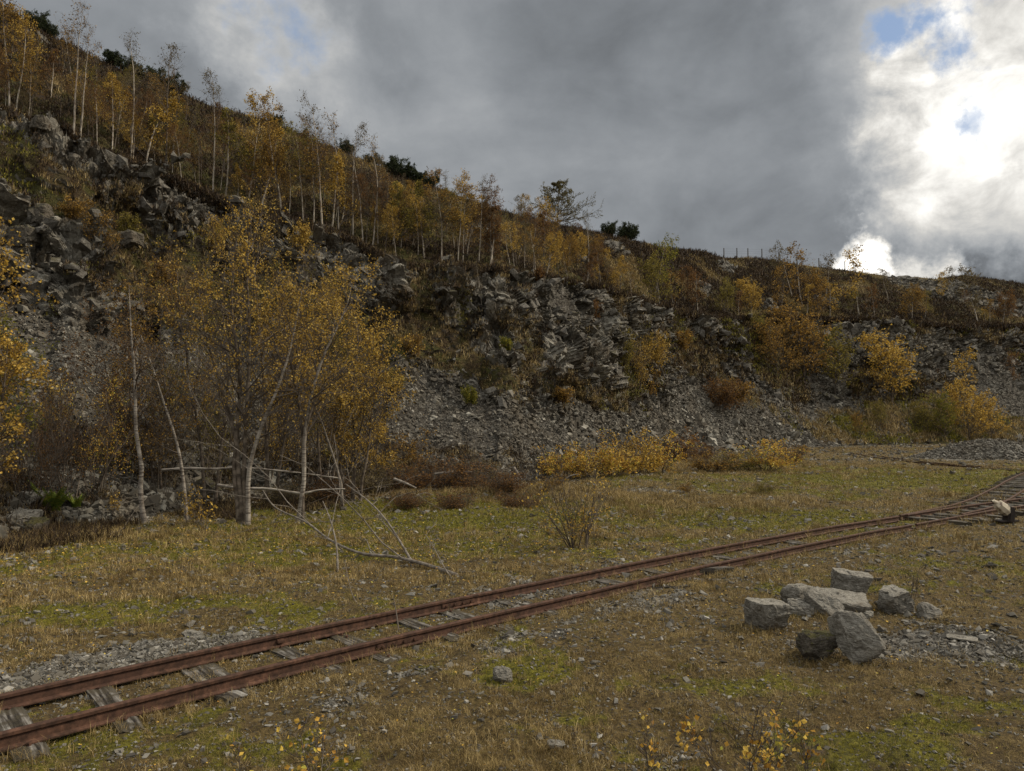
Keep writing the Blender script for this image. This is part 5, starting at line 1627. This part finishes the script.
# ---- gravel heap at the right (a mound with its own loose stones)
q = on_plane(990, 458); q[2] = 0
hm = make_mesh('gravel_heap', *(lambda n=90: (
    (lambda u, v: np.stack([u * 4.2, v * 3.2, np.maximum(0, (1 - smooth(.05, 1.0, np.hypot(u, v)) ) * .95 * (1 + .25 * fbm2(u, v, 1.6, 3, 8)) ) + fbm2(u, v, 14, 3, 9) * .05 - .05], -1).reshape(-1, 3))(*np.meshgrid(np.linspace(-1, 1, n), np.linspace(-1, 1, n), indexing='ij')),
    [(np.array([[i * n + j, (i + 1) * n + j, (i + 1) * n + j + 1, i * n + j + 1] for i in range(n - 1) for j in range(n - 1)]), 0)]))())
tag(link('gravel_heap', hm, STONES, None, tuple(q)), 'low grey heap of gravel at the far right of the grass', 'gravel heap')
# ------------------------------------------------------------------ stuff nobody could count
def hull_stone(seed, flat=.6, n=11):
    g = np.random.default_rng(seed)
    bm = bmesh.new()
    for v in unit(g.normal(0, 1, (n, 3))) * g.uniform(.75, 1.1, (n, 1)) * np.array([1, g.uniform(.6, .9), flat]):
        bm.verts.new(v * .5)
    r = bmesh.ops.convex_hull(bm, input=bm.verts)
    bmesh.ops.delete(bm, geom=[e for e in r['geom_interior'] if isinstance(e, bmesh.types.BMVert)], context='VERTS')
    bmesh.ops.triangulate(bm, faces=bm.faces)
    bm.verts.index_update()
    V = np.array([v.co[:] for v in bm.verts]); f = np.array([[v.index for v in fc.verts] for fc in bm.faces]); bm.free()
    return V, f
def block_stone(seed, flat=.6):
    g = np.random.default_rng(seed)
    bm = bmesh.new()
    for sx_ in (-1, 1):
        for sy_ in (-1, 1):
            for sz_ in (-1, 1):
                v = np.array([sx_, sy_ * g.uniform(.5, .8), sz_ * flat]) * g.uniform(.62, 1.12, 3) * .5
                v[0] += .25 * v[1] + .2 * sz_ * flat
                if g.random() < .8:
                    bm.verts.new(v)
    bm.verts.new(g.normal(0, .1, 3) + [0, 0, flat * .6])
    r = bmesh.ops.convex_hull(bm, input=bm.verts)
    bmesh.ops.delete(bm, geom=[e for e in r['geom_interior'] if isinstance(e, bmesh.types.BMVert)], context='VERTS')
    bmesh.ops.triangulate(bm, faces=bm.faces)
    bm.verts.index_update()
    V = np.array([v.co[:] for v in bm.verts]); f = np.array([[v.index for v in fc.verts] for fc in bm.faces]); bm.free()
    return V, f
STN = [block_stone(i, fl_) for i, fl_ in enumerate([.35, .5, .7, .45, .6, .3, .8, .5])]

def rot_mats(g, n, tilt=3.14):
    """random rotations: full yaw, tilt up to tilt"""
    yaw = g.uniform(0, 2 * np.pi, n); t = g.uniform(0, tilt, n); ax = g.uniform(0, 2 * np.pi, n)
    cy, sy = np.cos(yaw), np.sin(yaw)
    Rz = np.zeros((n, 3, 3)); Rz[:, 0, 0] = cy; Rz[:, 0, 1] = -sy; Rz[:, 1, 0] = sy; Rz[:, 1, 1] = cy; Rz[:, 2, 2] = 1
    k_ = np.stack([np.cos(ax), np.sin(ax), 0 * ax], -1)
    K = np.zeros((n, 3, 3)); K[:, 0, 1] = -k_[:, 2]; K[:, 0, 2] = k_[:, 1]; K[:, 1, 0] = k_[:, 2]; K[:, 1, 2] = -k_[:, 0]; K[:, 2, 0] = -k_[:, 1]; K[:, 2, 1] = k_[:, 0]
    I = np.eye(3)[None]
    Rt = I + np.sin(t)[:, None, None] * K + (1 - np.cos(t))[:, None, None] * (K @ K)
    return Rt @ Rz

def scatter(name, protos, pos, size, m, g, tilt=3.14, squash=None, normal=None):
    n = len(pos); which = g.integers(0, len(protos), n)
    Vs, Fs, o = [], [], 0
    Rm = rot_mats(g, n, tilt)
    for kx, (V, f) in enumerate(protos):
        s_ = np.where(which == kx)[0]
        if len(s_) == 0: continue
        X_ = np.einsum('nij,vj->nvi', Rm[s_], V) * size[s_][:, None, None]
        if squash is not None: X_[..., 2] *= squash
        X_ += pos[s_][:, None, :]
        Vs.append(X_.reshape(-1, 3)); Fs.append((f[None] + (np.arange(len(s_)) * len(V))[:, None, None] + o).reshape(-1, f.shape[1]))
        o += len(s_) * len(V)
    me = make_mesh(name, np.vstack(Vs), [(np.vstack(Fs), 0)])
    ob = link(name, me, m); ob['kind'] = 'stuff'
    return ob

g = np.random.default_rng(2024)
fj0, fj1 = c0 + 20, c1 - 20
def pick(ia, ib, weight, n):
    """random places on the sheet between rows ia..ib, by area times weight"""
    Q_ = P[ia:ib, fj0:fj1]
    du = np.linalg.norm(P[ia:ib, fj0 + 1:fj1 + 1] - Q_, axis=-1); dv = np.linalg.norm(P[ia + 1:ib + 1, fj0:fj1] - Q_, axis=-1)
    w = (du * dv * weight).ravel(); w = w / w.sum()
    ix = g.choice(len(w), n, p=w)
    i, j = np.unravel_index(ix, Q_.shape[:2])
    a, b_ = g.random(n)[:, None], g.random(n)[:, None]
    Q0 = Q_[i, j]
    pos = Q0 + (P[ia:ib, fj0 + 1:fj1 + 1][i, j] - Q0) * a + (P[ia + 1:ib + 1, fj0:fj1][i, j] - Q0) * b_
    return pos, i + ia, j + fj0
D_ = np.linalg.norm(P - CAM, axis=-1)
vg = lambda a, b_: veg[a - i_floor:b_ - i_floor, fj0:fj1]
rk2 = lambda a, b_: rocky[a - i_floor:b_ - i_floor, fj0:fj1]
# scree on the slope foot, spilling a little onto the floor
ia, ib = i_floor + 2, i_scr + 170
osx = on_scree[ia - i_floor:ib - i_floor, fj0:fj1]
w = osx * (1 - .75 * smooth(.45, .7, vg(ia, ib))) / D_[ia:ib, fj0:fj1] ** 1.0
pos, i_, j_ = pick(ia, ib, w, 95000)
dd = np.linalg.norm(pos - CAM, axis=1)
size = (.06 + .09 * g.random(len(pos)) ** 2.5 + .22 * (g.random(len(pos)) ** 26)) * np.clip(dd / 22, .75, 1.7)
bigf = smooth(.1, .5, fbm(pos, .6, 3, 91)); size *= (.7 + .6 * bigf)
low = 1 - (i_ - i_floor) / ns
size *= 1 + .5 * np.clip(low, 0, 1) ** 3
scatter('scree', STN, pos, size, SCREE, g)
# stones along the foot, on the floor
ia, ib = i_floor - 26, i_floor + 4
edge = smooth(i_floor - 26, i_floor, np.arange(ia, ib))[:, None] * (.2 + smooth(.4, .6, vnoise(P[ia:ib, fj0:fj1] * .8, 4)))
pos, i_, j_ = pick(ia, ib, edge / D_[ia:ib, fj0:fj1], 7000)
size = (.05 + .12 * g.random(len(pos)) ** 3) * np.clip(np.linalg.norm(pos - CAM, axis=1) / 20, .8, 1.3)
scatter('fallen_stones', STN, pos, size, SCREE, g)
# angular blocks that stand out of the rock face
ia, ib = i_scr - 10, i_lip + 4
pos, i_, j_ = pick(ia, ib, (rk2(ia, ib) + .08) / D_[ia:ib, fj0:fj1] ** .8, 7500)
dd = np.linalg.norm(pos - CAM, axis=1)
size = (.09 + .38 * g.random(len(pos)) ** 5) * np.clip(dd / 28, .8, 2.0)
BLK = [block_stone(60 + i, fl_) for i, fl_ in enumerate([.45, .6, .4, .7, .55, .8])]
bo = scatter('rock_face_blocks', BLK, pos - N[i_, j_] * (size * .12)[:, None], size, None, g)
# outcrops on the hill
ia, ib = i_ben, i_sky + 2
pos, i_, j_ = pick(ia, ib, rk2(ia, ib) ** 2 / D_[ia:ib, fj0:fj1], 4200)
dd = np.linalg.norm(pos - CAM, axis=1)
size = (.12 + .4 * g.random(len(pos)) ** 3) * np.clip(dd / 45, .6, 1.8)
bo2 = scatter('outcrop_blocks', BLK, pos - N[i_, j_] * (size * .12)[:, None], size, None, g)
m, nt, b = mat('rock_blocks', .9); k = NT(nt)
c, n2 = rock_colour(k, k.pos(), 1.3, dark=(.045, .039, .031), mid=(.15, .14, .118), pale=(.38, .36, .32))
c = k.mix(k.ramp(k.island(), 0, 1, .0, .5), c, k.mix(k.noise(k.pos(), .9, 4, .6), (.045, .038, .03), (.20, .19, .17)))
gN = k.n('ShaderNodeNewGeometry'); sx = k.n('ShaderNodeSeparateXYZ'); k.L.new(gN.outputs['Normal'], sx.inputs[0])
c = k.mix(k.ramp(k.math('ADD', sx.outputs[2], k.noise(k.pos(), 3, 5, .7)), 1.18, 1.45, 0, .8), c, (.055, .048, .016))
k.L.new(c, b.inputs['Base Color']); k.bump(k.noise(k.pos(), 9, 8, .75), 1.0, .10, b)
bo.data.materials.clear(); bo.data.materials.append(m)
bo2.data.materials.clear(); bo2.data.materials.append(m)

# ---- blades
def blades(name, pos, hgt, wid, m, lean=.6, g=g, per=1, spread=.0, up=1.0):
    n = len(pos) * per
    p0 = np.repeat(pos, per, 0) + np.concatenate([g.normal(0, 1, (n, 2)), np.zeros((n, 1))], 1) * np.repeat(np.broadcast_to(spread, len(pos)), per)[:, None]
    hh = np.repeat(hgt, per) * g.uniform(.5, 1.15, n); ww = np.repeat(np.broadcast_to(wid, len(pos)), per)
    th = g.uniform(0, 2 * np.pi, n); l = np.abs(g.normal(0, lean, n))
    dr_ = np.stack([np.cos(th), np.sin(th), 0 * th], -1)
    ph = g.uniform(0, 2 * np.pi, n); sd = np.stack([np.cos(ph), np.sin(ph), 0 * ph], -1) * ww[:, None]
    upv = np.array([0, 0, 1.0])
    upv = upv * (up * g.uniform(.5, 1.5, n))[:, None] if up < 1 else upv
    mid = p0 + unit(upv + dr_ * l[:, None]) * (hh * .55)[:, None]
    tip = mid + unit(upv * .55 + dr_ * (l * 1.8)[:, None]) * (hh * .5)[:, None]
    V = np.stack([p0 - sd, p0 + sd, mid + sd * .75, mid - sd * .75, tip], 1)
    V[:, :2, 2] -= .01
    o = np.arange(n)[:, None] * 5
    me = make_mesh(name, V.reshape(-1, 3), [(o + np.array([[0, 1, 2, 3]]), 0), (o + np.array([[3, 2, 4]]), 0)])
    ob = link(name, me, m); ob['kind'] = 'stuff'
    return ob
# ---- the floor: short dry turf, moss, gravel
ia, ib = inner.shape[0] + 30, i_floor - 1
gr = GRAV[ia:ib, fj0:fj1]; mo = MOSSM[ia:ib, fj0:fj1]
gxy = P[ia:ib, fj0:fj1]
dtrk = dist_poly(gxy[..., 0], gxy[..., 1], main_c)
clump = smooth(.42, .66, vnoise(gxy * 3.2, 21) * .5 + vnoise(gxy * 9, 22) * .5)
den = D_[ia:ib, fj0:fj1]
inv = 1 / np.clip(den, 3, 60) ** 1.75
off_rail = 1 - .75 * np.exp(-((np.abs(dtrk - G)) / .07) ** 2)
wt = (1 - .85 * gr) * (.04 + clump) * (1 - .75 * mo) * inv * off_rail
pos, i_, j_ = pick(ia, ib, wt, 150000)
dd = np.linalg.norm(pos - CAM, axis=1)
sc1 = np.clip(dd / 6, .75, 3.5)
tall = smooth(.45, .7, vnoise(pos * 1.3, 33))
blades('dry_grass', pos, (.026 + .026 * tall + .03 * g.random(len(pos))) * np.clip(dd / 7, .8, 1.7), .00095 * sc1, STRAW, lean=1.0, per=3, spread=.012 * sc1, up=.45)
wt = (1 - .6 * gr) * (.15 + mo) * inv * off_rail
pos, i_, j_ = pick(ia, ib, wt, 110000)
dd = np.linalg.norm(pos - CAM, axis=1); sc1 = np.clip(dd / 6, .75, 3.5)
blades('green_grass', pos, (.014 + .018 * g.random(len(pos))) * np.clip(dd / 7, .8, 1.7), .0012 * sc1, GREEN, lean=1.0, per=3, spread=.014 * sc1, up=.7)
pos, i_, j_ = pick(ia, ib, (.05 + mo) ** 1.5 * inv * off_rail, 60000)
dd = np.linalg.norm(pos - CAM, axis=1); sc1 = np.clip(dd / 6, .75, 3.5)
blades('moss', pos, (.009 + .008 * g.random(len(pos))) * np.clip(dd / 7, .8, 1.7), .0022 * sc1, MOSS, lean=.8, per=3, spread=.014 * sc1)
# tussocks: taller straw in clumps, more of them at the back and by the rails
tw_ = (np.exp(-((dtrk - .42) / .12) ** 2) * .7 + .25 * smooth(.6, .75, vnoise(gxy * .9, 44)) + .9 * ellipse(gxy[..., 0], gxy[..., 1], 100, 636, 1.0, .3, 20) + .6 * ellipse(gxy[..., 0], gxy[..., 1], 60, 600, 1.5, .5, 20)
       + .7 * ellipse(gxy[..., 0], gxy[..., 1], 640, 505, 3.5, 1.2) + .6 * ellipse(gxy[..., 0], gxy[..., 1], 350, 575, 2.5, .7) + .5 * ellipse(gxy[..., 0], gxy[..., 1], 850, 450, 14, 3) + .5 * ellipse(gxy[..., 0], gxy[..., 1], 790, 640, .6, .25) + .6 * ellipse(gxy[..., 0], gxy[..., 1], 560, 770, .5, .3) + 1.2 * ellipse(gxy[..., 0], gxy[..., 1], 770, 632, .28, .08) + 1.2 * ellipse(gxy[..., 0], gxy[..., 1], 845, 666, .35, .10) + .9 * ellipse(gxy[..., 0], gxy[..., 1], 840, 622, .3, .15) + .8 * ellipse(gxy[..., 0], gxy[..., 1], 900, 612, .3, .1) + 1.0 * ellipse(gxy[..., 0], gxy[..., 1], 700, 470, 8, 2) + 1.4 * ellipse(gxy[..., 0], gxy[..., 1], 450, 500, 3.2, 1.0) + .8 * ellipse(gxy[..., 0], gxy[..., 1], 200, 540, 5, .8)) * (1 - .7 * gr)
pos, i_, j_ = pick(ia, ib, tw_ / np.clip(den, 3, 60) ** 1.4, 7500)
dd = np.linalg.norm(pos - CAM, axis=1); sc1 = np.clip(dd / 6, .8, 3.2)
blades('tussock_grass', pos, (.06 + .07 * g.random(len(pos)) ** 2) * np.clip(dd / 9, .75, 1.5), .0012 * sc1, STRAW, lean=.8, per=26, spread=.018 * sc1)
# gravel and chips
pos, i_, j_ = pick(ia, ib, (gr ** 1.2 + .05) * inv, 120000)
dd = np.linalg.norm(pos - CAM, axis=1)
size = (.006 + .022 * g.random(len(pos)) ** 3 + .05 * g.random(len(pos)) ** 30) * np.clip(dd / 5.5, .75, 2.2)
scatter('gravel', STN, pos + [0, 0, .002], size, STONES, g, squash=.75)
# fallen leaves
pos, i_, j_ = pick(ia, ib, (.10 + 1.6 * ellipse(gxy[..., 0], gxy[..., 1], 200, 550, 5, 2.2)) * inv, 4500)
dd = np.linalg.norm(pos - CAM, axis=1)
Vl = np.array([(-.5, 0, 0), (0, .36, .12), (.5, 0, .02), (0, -.36, .1)]); Fl = np.array([[0, 1, 2, 3]])
scatter('fallen_leaves', [(Vl, Fl)], pos + [0, 0, .022], .022 * np.clip(dd / 7, .8, 1.8) * g.uniform(.6, 1.2, len(pos)), LEAF['amber'], g, tilt=.6)
# dead twigs and sticks in the shade of the thicket
# ---- plants on the face, the bench and the hill
ia, ib = i_floor + 4, i_lip + 6
flat_ = smooth(.25, .7, N[ia:ib, fj0:fj1, 2])
pos, i_, j_ = pick(ia, ib, smooth(.35, .7, vg(ia, ib)) * (.25 + flat_) / D_[ia:ib, fj0:fj1] ** 1.2, 15000)
dd = np.linalg.norm(pos - CAM, axis=1); sc1 = np.clip(dd / 24, .6, 3)
tn = vnoise(pos * .5, 66)
s1 = tn > .36
blades('face_grass', pos[s1], (.10 + .12 * g.random(s1.sum())) * sc1[s1], .006 * sc1[s1], STRAW, lean=.8, per=9, spread=.06 * sc1[s1])
blades('face_moss', pos[~s1], (.05 + .09 * g.random((~s1).sum())) * sc1[~s1], .010 * sc1[~s1], GREEN, lean=.8, per=9, spread=.07 * sc1[~s1])
pos, i_, j_ = pick(i_scr - 20, i_lip + 4, smooth(.2, .6, vg(i_scr - 20, i_lip + 4)) / D_[i_scr - 20:i_lip + 4, fj0:fj1] ** 1.2, 6500)
sc1 = np.clip(np.linalg.norm(pos - CAM, axis=1) / 24, .6, 3)
blades('face_heather', pos, (.10 + .14 * g.random(len(pos))) * sc1, .012 * sc1, HEATHER, lean=.8, per=12, spread=.09 * sc1)
ia, ib = i_lip - 3, i_sky - 3
pos, i_, j_ = pick(ia, ib, (1.05 - rk2(ia, ib)) / D_[ia:ib, fj0:fj1] ** 1.1, 42000)
sc1 = np.clip(np.linalg.norm(pos - CAM, axis=1) / 38, .6, 2)
hn = vnoise(pos * .35, 67) + g.normal(0, .08, len(pos))
s1 = hn > .62
blades('heather', pos[~s1], (.11 + .15 * g.random((~s1).sum())) * sc1[~s1], .018 * sc1[~s1], HEATHER, lean=1.1, per=11, spread=.16 * sc1[~s1])
blades('hill_grass', pos[s1], (.11 + .12 * g.random(s1.sum())) * sc1[s1], .010 * sc1[s1], STRAW, lean=.7, per=9, spread=.12 * sc1[s1])
# dark heather fringe hanging over the lip
pos, i_, j_ = pick(i_lip - 9, i_lip + 3, 1 / D_[i_lip - 9:i_lip + 3, fj0:fj1], 11000)
sc1 = np.clip(np.linalg.norm(pos - CAM, axis=1) / 35, .6, 3)
blades('lip_heather', pos, (.12 + .16 * g.random(len(pos))) * sc1, .016 * sc1, HEATHER, lean=1.0, per=12, spread=.10 * sc1)

# the heap's own stones
hq = np.array(bpy.data.objects['gravel_heap'].location)
hv = coords(bpy.data.objects['gravel_heap'].data); hv = hv[hv[:, 2] > .02] + hq
ii = g.integers(0, len(hv), 9000)
scatter('heap_gravel', STN, hv[ii] + g.normal(0, .03, (9000, 3)) * [1, 1, .3], .05 + .12 * g.random(9000) ** 3, SCREE, g)

# bracken and dead grass creeping over the foot of the rubble under the birches
la, lb = i_floor - 14, i_floor + 46
wl = (1 - smooth(-2, 3, np.broadcast_to(AZ[None, fj0:fj1], (lb - la, fj1 - fj0)))) * smooth(.38, .6, vnoise(P[la:lb, fj0:fj1] * 1.6, 71)) / D_[la:lb, fj0:fj1] + 1e-9
pos, i_, j_ = pick(la, lb, wl, 7000)
h_ = g.random(len(pos)) < .6
blades('bracken', pos[h_], .10 + .14 * g.random(h_.sum()), .006, HEATHER, lean=1.0, per=14, spread=.08)
blades('shade_grass', pos[~h_], .08 + .10 * g.random((~h_).sum()), .003, STRAW, lean=.9, per=16, spread=.05)
